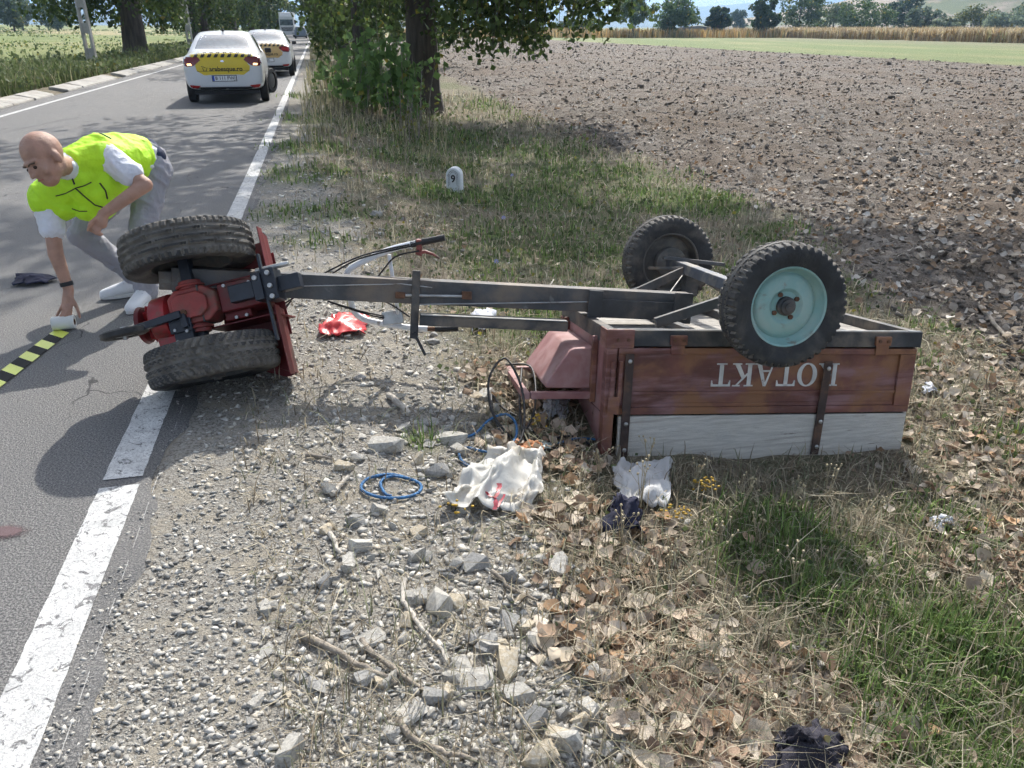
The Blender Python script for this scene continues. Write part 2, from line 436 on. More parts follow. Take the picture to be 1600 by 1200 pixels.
for tt, z in zip(rows, zz):
    x, y = st_xy(RS, tt); rv.append(np.stack([x, y, np.full_like(RS, z)], 1))
k = len(RS); rv = np.concatenate(rv)
rf = np.concatenate([np.stack([np.arange(k-1)+j*k, np.arange(k-1)+1+j*k, np.arange(k-1)+1+(j+1)*k, np.arange(k-1)+(j+1)*k], 1) for j in range(len(rows)-1)])[:, ::-1]
road = struct(bulk('road', rv, rf, M_ROAD), 'worn grey asphalt country road')

def paint_material():
    mt = bpy.data.materials.new('worn_road_paint'); mt.use_nodes = True; nt = mt.node_tree; b = nt.nodes['Principled BSDF']
    tc = nd(nt, 'ShaderNodeNewGeometry').outputs['Position']
    ag = ramp(nt, noise_n(nt, tc, 190, 3, .7), .35, .68)
    asp = mixc(nt, ag, (.085, .085, .09), (.24, .235, .23))
    pa = mixc(nt, ramp(nt, noise_n(nt, tc, 9, 4, .6), .35, .7), (.50, .50, .49), (.68, .68, .66))
    w = ramp(nt, noise_n(nt, tc, 22, 8, .74, .8), .545, .60); w2 = ramp(nt, noise_n(nt, tc, 130, 4, .75), .48, .60)
    c = mixc(nt, w2, pa, (.36, .36, .36)); c = mixc(nt, w, c, asp)
    nt.links.new(c, b.inputs['Base Color']); b.inputs['Roughness'].default_value = .7
    bp = nd(nt, 'ShaderNodeBump'); bp.inputs['Strength'].default_value = .35; bp.inputs['Distance'].default_value = .004
    nt.links.new(ag, bp.inputs['Height']); nt.links.new(bp.outputs[0], b.inputs['Normal'])
    return mt
M_PAINT = paint_material()
def line_strip(name, s0, s1, t0, t1, step, jit=.006, z=.004, label=None, pm=None):
    n = max(2, int((s1-s0)/step)); ss = np.linspace(s0, s1, n)
    a = t0+(fbm(ss, ss*0+3, .05, 5, 4)-.5)*jit*1.2; b = t1+(fbm(ss, ss*0+9, .05, 6, 4)-.5)*jit*1.2
    xa, ya = st_xy(ss, a); xb, yb = st_xy(ss, b)
    v = np.concatenate([np.stack([xa, ya, ss*0+z], 1), np.stack([xb, yb, ss*0+z], 1)])
    f = np.stack([np.arange(n-1), np.arange(n-1)+n, np.arange(n-1)+n+1, np.arange(n-1)+1], 1)
    return struct(bulk(name, v, f, pm or M_PAINT), label)
line_strip('road_marking', -2, 2.785, -.972, -.828, .02, label='worn white edge line nearest the camera')
line_strip('road_marking', 2.845, 60, -.972, -.828, .05, label='worn white edge line running under the tractor')
line_strip('road_marking', 60, 600, -.972, -.828, 5, .002, label='white edge line far down the road')
line_strip('road_marking', 5, 60, -6.26, -6.14, .2, label='white edge line along the far side of the road')
line_strip('road_marking', 60, 600, -6.26, -6.14, 5, .002, label='white edge line far along the left')
M_FAINT = mat('faint_paint', (.36, .355, .34), .8, var=.3, scale=60)
for k in range(60):                                                 # thin broken guide line outside the edge line
    s0 = 1.0+k*.17
    if s0 < 2.75 or s0 > 3.2:
        line_strip('guide_mark', s0, s0+.13*(.6+.4*random.random()), -.7695, -.767, .03, .0008, pm=M_FAINT)

# stain on the asphalt
def stain(name, px, py, rx, ry, col, label):
    c = P(px, py); M = MB(); n = 40; vs = [(c.x, c.y, .0055)]; fs = []
    for k in range(n):
        a = 2*math.pi*k/n; r = .8+.35*float(vnoise(math.cos(a)*2+px, math.sin(a)*2, .7, 4)); vs.append((c.x+rx*r*math.cos(a), c.y+ry*r*math.sin(a), .0055))
    for k in range(n): fs.append((0, 1+k, 1+(k+1) % n))
    mt = bpy.data.materials.new(name); mt.use_nodes = True; nt = mt.node_tree; b = nt.nodes['Principled BSDF']
    tc = nd(nt, 'ShaderNodeNewGeometry').outputs['Position']
    ag = ramp(nt, noise_n(nt, tc, 190, 3, .7), .35, .68)
    asp = mixc(nt, ag, (.075, .07, .075), (.2, .18, .18)); b.inputs['Roughness'].default_value = .75
    nt.links.new(mixc(nt, .55, asp, col), b.inputs['Base Color'])
    gpos = nd(nt, 'ShaderNodeVectorMath', operation='SUBTRACT'); nt.links.new(tc, gpos.inputs[0]); gpos.inputs[1].default_value = c
    dv = nd(nt, 'ShaderNodeVectorMath', operation='DIVIDE'); nt.links.new(gpos.outputs[0], dv.inputs[0]); dv.inputs[1].default_value = (rx, ry, 1)
    ln = nd(nt, 'ShaderNodeVectorMath', operation='LENGTH'); nt.links.new(dv.outputs[0], ln.inputs[0])
    ad = nd(nt, 'ShaderNodeMath', operation='ADD'); nt.links.new(ln.outputs['Value'], ad.inputs[0]); nt.links.new(noise_n(nt, tc, 30, 5, .7), ad.inputs[1])
    nt.links.new(ramp(nt, ad.outputs[0], 1.3, .75), b.inputs['Alpha'])
    o = M.add(vs, fs).build(name, mt); return struct(o, label)
stain('road_stain', 12, 832, .10, .07, (.10, .03, .035), 'dark reddish stain on the asphalt at the left edge')
0 and stain('road_stain', 120, 790, .20, .05, (.07, .065, .065), 'dark smear on the asphalt beside the white line')

# ------------------------------------------------------------------ concrete kerb slabs on the far side
M_CONC = mat('kerb_concrete', (.36, .345, .315), .85, var=.14, scale=3, wear=((.26, .23, .19), 2.2, .6, .12), bump=.3, bscale=30)
kx, ky = st_xy(20, -7); kerb = thing('concrete_kerb', (kx, ky, 0), 'sloped pale concrete kerb slabs along the far road edge', 'kerb')
ks = 6.0; i = 0
while ks < 150:
    L = 1.45 if ks < 70 else 6.0
    if not (22.3 < ks < 23.4 or 30.2 < ks < 31.4):
        M = MB(); j = (random.random()-.5)*.05; q = []
        for s in (ks, ks+L-.03):
            for (t, z) in ((-6.78+j, -.02), (-6.80+j, .03), (-7.18+j, .11+j*.4), (-7.28+j, .115+j*.4), (-7.30+j, -.05)):
                x, y = st_xy(s, t); q.append((x, y, z))
        M.add(q, [(0, 1, 6, 5), (1, 2, 7, 6), (2, 3, 8, 7), (3, 4, 9, 8), (4, 0, 5, 9), (4, 3, 2, 1, 0), (5, 6, 7, 8, 9)])
        M.build('kerb_slab', M_CONC, kerb, bevel=.012)
    ks += L; i += 1

# ------------------------------------------------------------------ hills far away
M_HILL = mat('hill_far', (.10, .135, .12), .95, var=.25, scale=.002)
M_HILL2 = mat('hill_scrub', (.21, .18, .14), .95, var=.35, scale=.02, wear=((.08, .11, .05), .03, .52, .05))
def hill(name, pts, y0, depth, m, label, base=-3):
    """a ridge: pts (x, height) along its crest at distance y0"""
    v = []; f = []; xs = np.linspace(pts[0][0], pts[-1][0], 80); hs = np.interp(xs, [p[0] for p in pts], [p[1] for p in pts])
    prof = [(-1, 0), (-.7, .25), (-.35, .7), (0, 1), (.5, .6), (1, 0)]
    for i, (x, h) in enumerate(zip(xs, hs)):
        for a, b in prof:
            v.append((x, y0+a*depth+float(fbm(x, a*900, 400, 3)-.5)*depth*.3, base+h*b*(1+.12*float(fbm(x, a*500, 260, 8)-.5))))
    k = len(prof)
    for i in range(len(xs)-1):
        for j in range(k-1): f.append((i*k+j, (i+1)*k+j, (i+1)*k+j+1, i*k+j+1))
    o = bulk(name, np.array(v), np.array(f), m, smooth=True); return struct(o, label)
hill('hills', [(-6000, 60), (-3400, 120), (-2300, 105), (-1200, 70), (-300, 60), (300, 92), (900, 100), (1900, 150), (3000, 170), (6000, 80)], 4600, 900, M_HILL, 'blue ridge of distant hills')
hill('hills', [(-6000, 40), (-2600, 85), (-1700, 60), (-700, 30), (200, 40), (700, 36), (1500, 95), (2600, 130), (4000, 60)], 3000, 600, M_HILL, 'lower wooded ridge in front of the distant hills')
hill('hillside', [(90, 3), (150, 12), (210, 26), (330, 40), (520, 40), (800, 20)], 420, 140, M_HILL2, 'brown scrub covered hillside at the upper right', base=-1)
# ------------------------------------------------------------------ trees
M_BARK = mat('bark', (.075, .062, .052), .95, var=.35, scale=9, bump=.9, bscale=14, stretch=(1, 1, .18))
M_LEAF = mat('leaf', (.1, .1, .1), .55, var=.2, scale=1.5, attr=True, translucent=.48, spec=.3)
M_DRYLEAF = mat('dry_leaf', (.3, .2, .1), .8, var=.22, scale=14, attr=True, translucent=.18, spec=.25)
M_GRASS = mat('grass', (.1, .15, .05), .7, var=.15, scale=3, attr=True, translucent=.35, spec=.3)
M_TWIG = mat('twig', (.21, .18, .15), .9, var=.3, scale=20, bump=.4, bscale=80)

def rand_unit(n):
    v = rng.normal(size=(n, 3)); return v/np.linalg.norm(v, axis=1, keepdims=True)

def leaf_quads(p, size, up_bias=.0, aspect=.85):
    """diamond leaves, folded along the midrib: 2 triangles each side share the rib"""
    n = len(p); a = rand_unit(n); a[:, 2] -= .5; a /= np.linalg.norm(a, axis=1, keepdims=True)
    b = np.cross(a, rand_unit(n)); b /= np.linalg.norm(b, axis=1, keepdims=True)
    L = (size*(.7+.6*rng.random(n)))[:, None]; W = L*aspect*.5
    nrm = np.cross(a, b)
    v = np.stack([p-a*L*.5, p-a*L*.08+b*W+nrm*L*.07, p+a*L*.5, p-a*L*.08-b*W+nrm*L*.07], 1).reshape(-1, 3)
    i = np.arange(n)[:, None]*4
    f = np.concatenate([i+np.array([[0, 1, 2]]), i+np.array([[0, 2, 3]])])
    return v, f

def leaf_cols(n, dark=(.025, .045, .014), light=(.13, .19, .055), yellow=.03):
    k = rng.random(n)[:, None]**1.3
    c = np.array(dark)*(1-k)+np.array(light)*k
    y = rng.random(n) < yellow; c[y] = np.array((.26, .24, .05))*(.6+.6*rng.random((y.sum(), 1)))
    return np.repeat(c, 4, 0)

def trunk_mesh(M, base, h, r0, r1, lean=(0, 0), n=18, flare=.35, seed=0):
    k = 14; vs = []; fs = []
    for i in range(k+1):
        u = i/k; z = h*u; r = r0+(r1-r0)*u; r *= 1+flare*math.exp(-z/.5)
        for j in range(n):
            a = 2*math.pi*j/n
            q = r*(1+.10*math.sin(a*5+seed)*math.exp(-z/1.2)+.06*math.sin(a*3+seed*2+z*.6)+.05*math.sin(a*9+z*1.3+seed)+.03*random.uniform(-1, 1))
            vs.append((base[0]+lean[0]*z+q*math.cos(a), base[1]+lean[1]*z+q*math.sin(a), base[2]-.3+z))
    for i in range(k):
        for j in range(n): fs.append((i*n+j, i*n+(j+1) % n, (i+1)*n+(j+1) % n, (i+1)*n+j))
    fs.append(tuple(range(k*n, k*n+n)))
    M.add(vs, fs)

def tree(name, x, y, label, group, h=14, r0=.45, cr=4.5, z0=3.0, nl=7000, ls=.2, strands=0, slen=(1., 3.), smin=.9, sls=.12, lean=(0, 0), seed=0,
         dark=(.035, .06, .02), light=(.14, .20, .06), cat='tree', nclump=46, flat=1.0, sfun=None, limbs=9, extra=()):
    z = gz(x, y); o = thing(name, (x, y, z), label, cat, group); rs = np.random.default_rng(seed)
    T = MB(); trunk_mesh(T, (x, y, z), min(h*.8, h-1), r0, r0*.35, lean, seed=seed)
    tops = []
    for k in range(limbs):
        a = rs.random()*6.28; zz = z0*.7+(h*.75-z0*.7)*(k+.5)/limbs; L = cr*(.55+.4*rs.random())
        p0 = Vector((x+lean[0]*zz, y+lean[1]*zz, z+zz)); p1 = p0+Vector((math.cos(a)*L*.5, math.sin(a)*L*.5, L*.28)); p2 = p0+Vector((math.cos(a)*L, math.sin(a)*L, L*.42))
        T.tube([p0, p1, p2], [r0*.28, r0*.16, r0*.05], 6); tops.append(p2)
    # leaf clumps through the crown volume
    cs = []
    while len(cs) < nclump:
        q = rs.uniform(-1, 1, 3)
        if np.dot(q, q) < 1:
            w = .55+.45*math.sqrt(max(0, 1-q[2]**2)); cs.append([x+lean[0]*h*.6+q[0]*cr*w, y+lean[1]*h*.6+q[1]*cr*w*flat, z+z0+(h-z0)*(q[2]*.5+.5)])
    rad = cr*(.16+.16*rs.random(len(cs)))
    for (ex, ey, ez, er) in extra:
        cs.append([ex, ey, z+ez]); rad = np.append(rad, er); p0 = Vector((x, y, z+ez*.62)); T.tube([p0, p0.lerp(Vector((ex, ey, z+ez)), .6)+Vector((0, 0, .4)), (ex, ey, z+ez)], [r0*.22, r0*.12, .02], 6)
    cs = np.array(cs)
    w = rad**2
    if extra: w[-len(extra):] *= 3.6
    pick = rs.choice(len(cs), nl, p=w/w.sum())
    d = rs.normal(size=(nl, 3)); d /= np.linalg.norm(d, axis=1, keepdims=True)
    pts = cs[pick]+d*(rad[pick]*(.45+.6*rs.random(nl)))[:, None]*np.array([1, 1, .7])
    pts = pts[pts[:, 2] > z+z0*.75]
    v, f = leaf_quads(pts, ls); c = leaf_cols(len(pts), dark, light)
    if strands:
        sp = []
        for k in range(strands):
            if sfun: bx, by, zt, zb = sfun(rs)
            else:
                a = rs.random()*6.28; r = cr*math.sqrt(.08+.92*rs.random()); bx = x+math.cos(a)*r; by = y+math.sin(a)*r; zt = z+z0+1; zb = max(z+smin, zt-rs.uniform(*slen)); tq = xy_st(bx, by)[1]; zb = max(zb, 4.6+rs.random()) if -6.6 < tq < -.4 else zb
            if zb > zt-.3: zt = zb+1.2
            m_ = max(3, int((zt-zb)/.06)); u = np.linspace(0, 1, m_); sway = rs.normal(size=2)*.25
            px = bx+sway[0]*u*(zt-zb)*.6; py = by+sway[1]*u*(zt-zb)*.6; pz = zt+(zb-zt)*u
            T.tube([(px[0], py[0], pz[0]), (px[m_//2], py[m_//2], pz[m_//2]), (px[-1], py[-1], pz[-1])], [.012, .008, .003], 4, cap=False)
            sp.append(np.stack([px, py, pz], 1)+rs.normal(size=(m_, 3))*np.array([.11, .11, .06]))
            sp.append(np.stack([px, py, pz], 1)[::2]+rs.normal(size=((m_+1)//2, 3))*np.array([.2, .2, .08]))
        sp = np.concatenate(sp); v2, f2 = leaf_quads(sp, sls, aspect=1.0); c2 = leaf_cols(len(sp), dark, light)
        f = np.concatenate([f, f2+len(v)]); v = np.concatenate([v, v2]); c = np.concatenate([c, c2])
    T.build('trunk', M_BARK, o, smooth=True, angle=80)
    bulk('crown', v, f, M_LEAF, c, parent=o, loc=(x, y, z))
    return o

# near poplar on the right of the road, with low hanging twigs over the field edge
tx, ty = st_xy(20.3, 2.45)
def r1_strand(rs):
    u = rs.random()
    if u < .80:
        bx = tx+.4+rs.random()**.9*4.3; by = ty-.5+rs.uniform(-2.6, 1.2); zt = 3.6
        k = (bx-tx)/4.7; low = np.interp(k, [0, .12, .3, .45, .7, .85, 1], [1.25, 1.0, 1.1, .82, 1.0, 1.35, 1.65]); zb = low+abs(rs.normal())*.8
    else:
        bx = tx-.4-rs.random()*2.2; by = ty+rs.uniform(-1.5, 1.5); zt = 3.6; zb = 1.5+abs(rs.normal())*.5
    return bx, by, zt, min(zb, 3.2)
tree('poplar_tree', tx, ty, 'huge dark poplar trunk with leafy twigs hanging over the ploughed field', 'poplars lining the road', h=15, r0=.42, cr=5.2, z0=3.8, nl=9800, ls=.21, strands=230, sls=.125, seed=3, nclump=56, sfun=r1_strand, flat=.9, extra=[(1.6, 17.5, 8.2, 1.2), (2.9, 17.8, 9.0, 1.3), (4.3, 18.4, 10.2, 1.4), (5.6, 18.8, 11.0, 1.4), (6.9, 19.4, 11.8, 1.2), (3.6, 16.6, 7.4, .9), (.9, 16.2, 6.6, 1.0)])
RIGHT = [(45, 2.3), (70, 2.1), (95, 2.2), (121, 2.0), (150, 2.2), (185, 2.0), (230, 2.1)]
ordn = ['second', 'third', 'fourth', 'fifth', 'sixth', 'seventh', 'eighth']
for k, (s, t) in enumerate(RIGHT):
    x, y = st_xy(s, t)
    tree('poplar_tree', x, y, f'leafy roadside poplar, {ordn[k]} in the right-hand row counting away from the camera', 'poplars lining the road', h=15+k % 3, r0=.5, cr=5.2 if k == 0 else 4.6, z0=3.0, nl=5200 if k < 3 else 3200,
         ls=.26 if k < 3 else .4, strands=150 if k < 3 else 90, slen=(1.4, 3.6), smin=.5, sls=.2 if k < 3 else .32, seed=20+k)
LEFT = [(49, -9.6), (78, -9.8), (103, -9.4), (136, -9.6), (160, -9.5), (188, -9.6), (220, -9.4), (262, -9.6)]
for k, (s, t) in enumerate(LEFT):
    x, y = st_xy(s, t)
    tree('poplar_tree', x, y, ['thick bare poplar trunk standing in weeds between the two concrete poles', 'dark poplar trunk just above the roof of the nearest white car', 'poplar trunk just right of the nearest car roof, far side of the road', 'fourth poplar down the left row, above the second white car',
         'fifth poplar down the left row', 'sixth poplar down the left row', 'seventh poplar down the left row', 'last visible poplar of the left row behind the truck'][k],
         'poplars lining the road', h=17, r0=[.62, .75, .6, .55, .5, .5, .5, .5][k], cr=5.2, z0=4.0 if k == 0 else 3.2, nl=5200 if k < 3 else 3000, ls=.28 if k < 3 else .42,
         strands=130 if k < 3 else 70, slen=(1.2, 3.4), smin=1.2, sls=.22 if k < 3 else .34, seed=40+k, light=(.11, .16, .045))

# distant trees along the field end
def far_tree(px, d, h, w, z0, label, seed, dark=(.03, .055, .025), light=(.10, .15, .06), nl=3600, ls=.5):
    x = (px-800)/FPX*(d*math.cos(PITCH)+.7); y = d
    h = h*.8 if px > 1280 else h*.92
    dark = tuple(q*1.35 for q in dark); light = tuple(q*1.3 for q in light)
    tree('field_tree', x, y, label, 'trees along the end of the field', h=h, r0=.22, cr=w/2, z0=z0, nl=nl, ls=ls, seed=seed, dark=dark, light=light, nclump=55, limbs=5)
FT = [(988, 165, 8.6, 8.0, 2.0, 'loose pale green tree with a visible thin trunk at the field end', (.05, .09, .03), (.16, .22, .08)),
      (1052, 168, 8.3, 10.5, .8, 'broad rounded green tree second from the left at the field end', (.03, .06, .025), (.11, .17, .06)),
      (1120, 170, 6.6, 4.6, .4, 'small dark narrow tree standing alone at the field end', (.018, .04, .022), (.05, .085, .04)),
      (1152, 330, 8.5, 9, 1.2, 'small round tree on the rise behind the field end', (.02, .045, .03), (.06, .09, .05)),
      (1190, 168, 7.6, 6.5, .5, 'dark leaning tree beside the corn at the field end', (.02, .045, .022), (.06, .10, .045)),
      (1246, 200, 11.5, 11, .5, 'tall bushy tree behind the left end of the corn', (.025, .05, .022), (.08, .125, .05)),
      (1300, 215, 9.5, 12, .3, 'grey green spreading tree behind the corn', (.05, .075, .04), (.13, .17, .09)),
      (1350, 205, 10, 12, .3, 'mid green wide tree behind the corn', (.03, .06, .02), (.10, .15, .05)),
      (1412, 225, 13, 9, .4, 'tall dark tree at the foot of the hillside', (.018, .04, .025), (.055, .09, .045)),
      (1440, 200, 8, 8, .3, 'greyish willow-like tree behind the corn', (.05, .075, .05), (.13, .17, .11)),
      (1474, 190, 5, 6, .2, 'small silvery bush behind the corn', (.10, .13, .09), (.24, .28, .19)),
      (1525, 240, 9, 13, .3, 'olive green clump of trees on the hillside foot', (.04, .06, .02), (.12, .14, .05)),
      (1570, 205, 7.2, 11, .2, 'silvery blue-green bush at the right edge behind the corn', (.08, .11, .08), (.20, .25, .17)),
      (1610, 250, 12, 12, .3, 'dark green tree cut by the right edge of the picture', (.025, .05, .02), (.08, .12, .045)),
      (900, 190, 3.2, 10, .1, 'low dark hedge bush beneath the hanging poplar twigs', (.03, .05, .03), (.08, .11, .06)),
      (25, 190, 8, 8, 1.2, 'small tree in the green field at the far left edge', (.04, .06, .035), (.10, .14, .07)),
      (38, 230, 9, 9, 1.2, 'airy tree just right of the far left tree', (.04, .065, .04), (.11, .15, .08)),
      (92, 230, 9, 9.5, .6, 'round bushy tree alone in the left field', (.035, .065, .03), (.11, .16, .07))]
for k, (px, d, h, w, z0, lb, dk, lt) in enumerate(FT): far_tree(px, d, h, w, z0, lb, 100+k, dk, lt)

# ------------------------------------------------------------------ leafy suckers in front of the near trunk
def shoots(name, cx, cy, rx, ry, n, hmax, label, leaf=.12, light=(.12, .20, .06), dark=(.035, .07, .022), seed=1, cat='bush', dens=1.0):
    z = gz(cx, cy); o = thing(name, (cx, cy, z), label, cat); rs = np.random.default_rng(seed); T = MB(); pts = []
    for k in range(n):
        a = rs.random()*6.28; r = math.sqrt(rs.random()); bx = cx+rx*r*math.cos(a); by = cy+ry*r*math.sin(a); h = hmax*(1-.45*r)*(.55+.45*rs.random())
        lx, ly = rs.normal(size=2)*.13; zb = gz(bx, by)
        q = [(bx+lx*h*u, by+ly*h*u, zb+h*u) for u in (0, .35, .7, 1)]
        T.tube(q, [.013, .010, .007, .003], 5, cap=False)
        m_ = int(h/.075*dens); u = rs.uniform(.12, 1, m_); b = np.array(q)
        base = np.stack([np.interp(u, (0, .35, .7, 1), b[:, i]) for i in range(3)], 1)
        pts.append(base+rs.normal(size=(m_, 3))*np.array([.13, .13, .05]))
    pts = np.concatenate(pts); v, f = leaf_quads(pts, leaf, aspect=.95); c = leaf_cols(len(pts), dark, light, .03)
    T.build('stem', M_TWIG, o, smooth=True); bulk('foliage', v, f, M_LEAF, c, parent=o, loc=(cx, cy, z)); return o
x, y = st_xy(18.6, 1.35); shoots('poplar_shoots', x, y, 1.15, .8, 44, 2.35, 'big bright leafy poplar suckers growing in front of the huge trunk', leaf=.17, seed=2, dens=1.3, light=(.24, .38, .12), dark=(.09, .16, .05))
x, y = st_xy(21.0, .9); shoots('poplar_shoots', x, y, 1.0, 1.2, 26, 1.9, 'darker leafy suckers just left of the bright bush', leaf=.15, seed=3, light=(.14, .21, .07), dark=(.05, .085, .03))
x, y = st_xy(14.6, 1.6); shoots('yellowing_shrub', x, y, .35, .35, 9, 1.5, 'thin yellowing shrub with bare stems before the bright bush', leaf=.07, seed=4, light=(.22, .22, .06), dark=(.10, .12, .04), cat='shrub', dens=.9)

# ------------------------------------------------------------------ concrete poles
M_POLE = mat('pole_concrete', (.34, .33, .31), .85, var=.18, scale=2, bump=.3, bscale=20)
def pole(s, t, label, h=9):
    x, y = st_xy(s, t); z = gz(x, y); o = thing('concrete_pole', (x, y, z), label, 'pole', 'concrete power poles')
    for sg in (-1, 1):
        MB().prism([(x+sg*.17-.045, y-.1, z-.3), (x+sg*.17+.045, y-.1, z-.3), (x+sg*.085+.04, y-.08, z+h), (x+sg*.085-.04, y-.08, z+h)], (0, 0, 0), (0, .2, 0)).build('flange', M_POLE, o, bevel=.01)
    for k in range(9):
        zz = z+.4+k*1.0; w = .30-.02*k
        MB().bx(x-w/2+.03, x+w/2-.03, y-.06, y+.08, zz, zz+.42).build('web', M_POLE, o)
pole(39.5, -9.6, 'leaning-looking pale concrete lattice pole left of the thick trunk')
pole(68, -9.4, 'concrete lattice pole directly behind the nearest white car')

# ------------------------------------------------------------------ grass and weeds
def blades(p, h, w, col, lean=.35, rs=rng):
    n = len(p); a = rs.random(n)*6.28; d = np.stack([np.cos(a), np.sin(a), np.zeros(n)], 1); b = np.stack([-np.sin(a), np.cos(a), np.zeros(n)], 1)
    k = np.abs(rs.normal(size=n))*lean; h = np.broadcast_to(h, n); w = np.broadcast_to(w, n)
    up = np.array([0, 0, 1.0]); H = h[:, None]; W = w[:, None]/2; K = k[:, None]
    m1 = p+up*H*.5+d*H*K*.28; tip = p+up*H*(1-.3*np.minimum(K, 1.5))+d*H*K
    v = np.stack([p-b*W, p+b*W, m1+b*W*.8, m1-b*W*.8, tip], 1).reshape(-1, 3)
    i = np.arange(n)[:, None]*5
    return v, [np.concatenate([i+np.array([[0, 1, 2, 3]])]), np.concatenate([i+np.array([[3, 2, 4]])])], np.repeat(col, 5, 0)

def scatter(n, x0, x1, y0, y1, dens, near=1.0):
    """random ground points, thinned by a density function; denser towards the camera where near > 1"""
    u = rng.random(n); y = y0*(y1/y0)**u if near > 1 else y0+(y1-y0)*u
    x = x0+(x1-x0)*rng.random(n)
    if near > 1:                                   # widen with distance
        x = (x0+(x1-x0)*rng.random(n))*(.35+.65*y/y1) if near > 2 else x
    k = rng.random(n) < dens(x, y); return x[k], y[k]

def fan(n, y0, y1, a0, a1, dens):
    """points spread evenly over the view: log in distance, even in bearing"""
    y = y0*(y1/y0)**rng.random(n); x = y*(a0+(a1-a0)*rng.random(n)); k = rng.random(n) < dens(x, y); return x[k], y[k]

def on_ground(x, y): return np.stack([x, y, ground_h(x, y)], 1)

def colmix(n, cols, w):
    i = rng.choice(len(cols), n, p=np.array(w)/sum(w)); return np.array(cols)[i]*(.65+.7*rng.random((n, 1)))

# trailer and other things on the ground keep the plants short beneath them
def clear_of_cart(x, y):
    u = (x-.43)*math.cos(.154)+(y-3.22)*math.sin(.154); w = -(x-.43)*math.sin(.154)+(y-3.22)*math.cos(.154)
    return ~((u > -.03) & (u < 1.68) & (w > -.035) & (w < 1.1))

# short green grass in patches
def d_green(x, y):
    g, p, gn, fg, lf = zones(x, y); return np.clip(gn**1.1*(fbm(x, y, .22, 93)*2.2-.35)*(.35+fbm(x, y, 1.1, 94)*1.4)*np.interp(y, [1, 3, 5], [.68, .75, 1.1]), 0, 1)*clear_of_cart(x, y)
x, y = fan(230000, 1.05, 24, -.42, 1.0, d_green); n = len(x)
d = np.hypot(x, y); h = (.035+.10*rng.random(n)**1.8)*np.interp(d, [1, 3, 6, 10, 20], [1.05, .95, .8, .95, 1.5]); h *= .35+fbm(x, y, .35, 91)*1.3
c = colmix(n, [(.12, .19, .055), (.20, .29, .09), (.09, .14, .045), (.32, .30, .18)], [4, 3.6, 3, 1.6])
v, f, c = blades(on_ground(x, y)-np.array([0, 0, .006]), h, .0035+.0012*d, c, .55)
grass = bulk('grass', v, f, M_GRASS, c); tag(grass, 'patches of short green grass on the verge', 'grass', kind='stuff')

# dry straw and stalks
def d_straw(x, y):
    g, p, gn, fg, lf = zones(x, y); s, t = xy_st(x, y)
    return np.clip((.85-.72*g)*(1-p)*(t > -.5)*(.35+.9*fbm(x, y, .5, 61)), 0, 1)*clear_of_cart(x, y)*(1-.5*gn)
x, y = fan(150000, 1.05, 26, -.42, 1.0, d_straw); n = len(x); d = np.hypot(x, y); s, t = xy_st(x, y)
h = (.03+.13*rng.random(n)**2.4)*np.interp(d, [1, 4, 12, 25], [1, .8, 1.2, 2.2])
c = colmix(n, [(.36, .31, .22), (.48, .43, .32), (.23, .19, .135), (.21, .22, .14)], [4, 3, 3, 3])
v, f, c = blades(on_ground(x, y)-np.array([0, 0, .004]), h, .002+.0012*d, c, 1.1)
straw = bulk('dry_grass', v, f, M_GRASS, c); tag(straw, 'dry straw coloured grass and stubble over the verge', 'dry grass', kind='stuff')

# low broad-leaved weeds mixed into the verge
def d_low(x, y):
    g, p, gn, fg, lf = zones(x, y); s, t = xy_st(x, y); return np.clip((.25+gn)*(1-p)*(1-g)*(t > -.3)*(fbm(x, y, .3, 53)*2.4-.7)*np.interp(y, [1, 3, 5], [.15, .3, 1]), 0, 1)*clear_of_cart(x, y)
x, y = fan(60000, 1.2, 22, -.4, .8, d_low); n = len(x); d = np.hypot(x, y); p2 = on_ground(x, y); p2[:, 2] += .005+.06*rng.random(n)**1.5*np.interp(d, [1, 10, 20], [.6, 1.2, 2])
v, f = leaf_quads(p2, .018+.0032*d); c = leaf_cols(n, (.07, .095, .045), (.20, .25, .11), .06)
low = bulk('low_weeds', v, f, M_GRASS, c); tag(low, 'low broad-leaved weeds spread through the verge', 'weeds', kind='stuff')
# tall dry weeds behind the verge, right of the road in the distance, and along the far kerb
def d_tall(x, y):
    s, t = xy_st(x, y); return ((t > -.45) & (t < 2.2) & (s > 10))*np.clip((s-9)/10, 0, 1)*np.clip(fbm(x, y, 1.2, 66)*1.6-.35, 0, 1)
x, y = fan(42000, 9, 120, -.42, .02, d_tall); n = len(x); s, t = xy_st(x, y); d = np.hypot(x, y)
h = (.25+.55*rng.random(n)**1.6)*np.interp(s, [10, 20, 40], [.6, 1, 1.15]); c = colmix(n, [(.34, .30, .18), (.26, .24, .13), (.12, .15, .06), (.42, .37, .24)], [4, 3, 3, 2])
v, f, c = blades(on_ground(x, y), h, .003+.0006*d, c, .6)
weeds = bulk('tall_dry_weeds', v, f, M_GRASS, c); tag(weeds, 'tall dry weeds along the right side of the road', 'weeds', kind='stuff')
def d_left(x, y):
    s, t = xy_st(x, y); return ((t < -7.5) & (t > -14))*np.clip(1.2-.12*(-7.5-t), .15, 1)*(.3+.9*fbm(x, y, 1.5, 67))
n0 = 60000; s = 10*(160/10)**rng.random(n0); t = -7.5-6*rng.random(n0)**1.4; x, y = st_xy(s, t); k = rng.random(n0) < d_left(x, y); x, y, s, t = x[k], y[k], s[k], t[k]; n = len(x); d = np.hypot(x, y)
h = .75*(.2+.8*rng.random(n)**1.8)*(.25+1.6*fbm(x, y, 2.5, 68)**1.6); c = colmix(n, [(.14, .18, .07), (.10, .13, .055), (.28, .27, .16), (.20, .24, .10)], [4, 4, 3, 2])
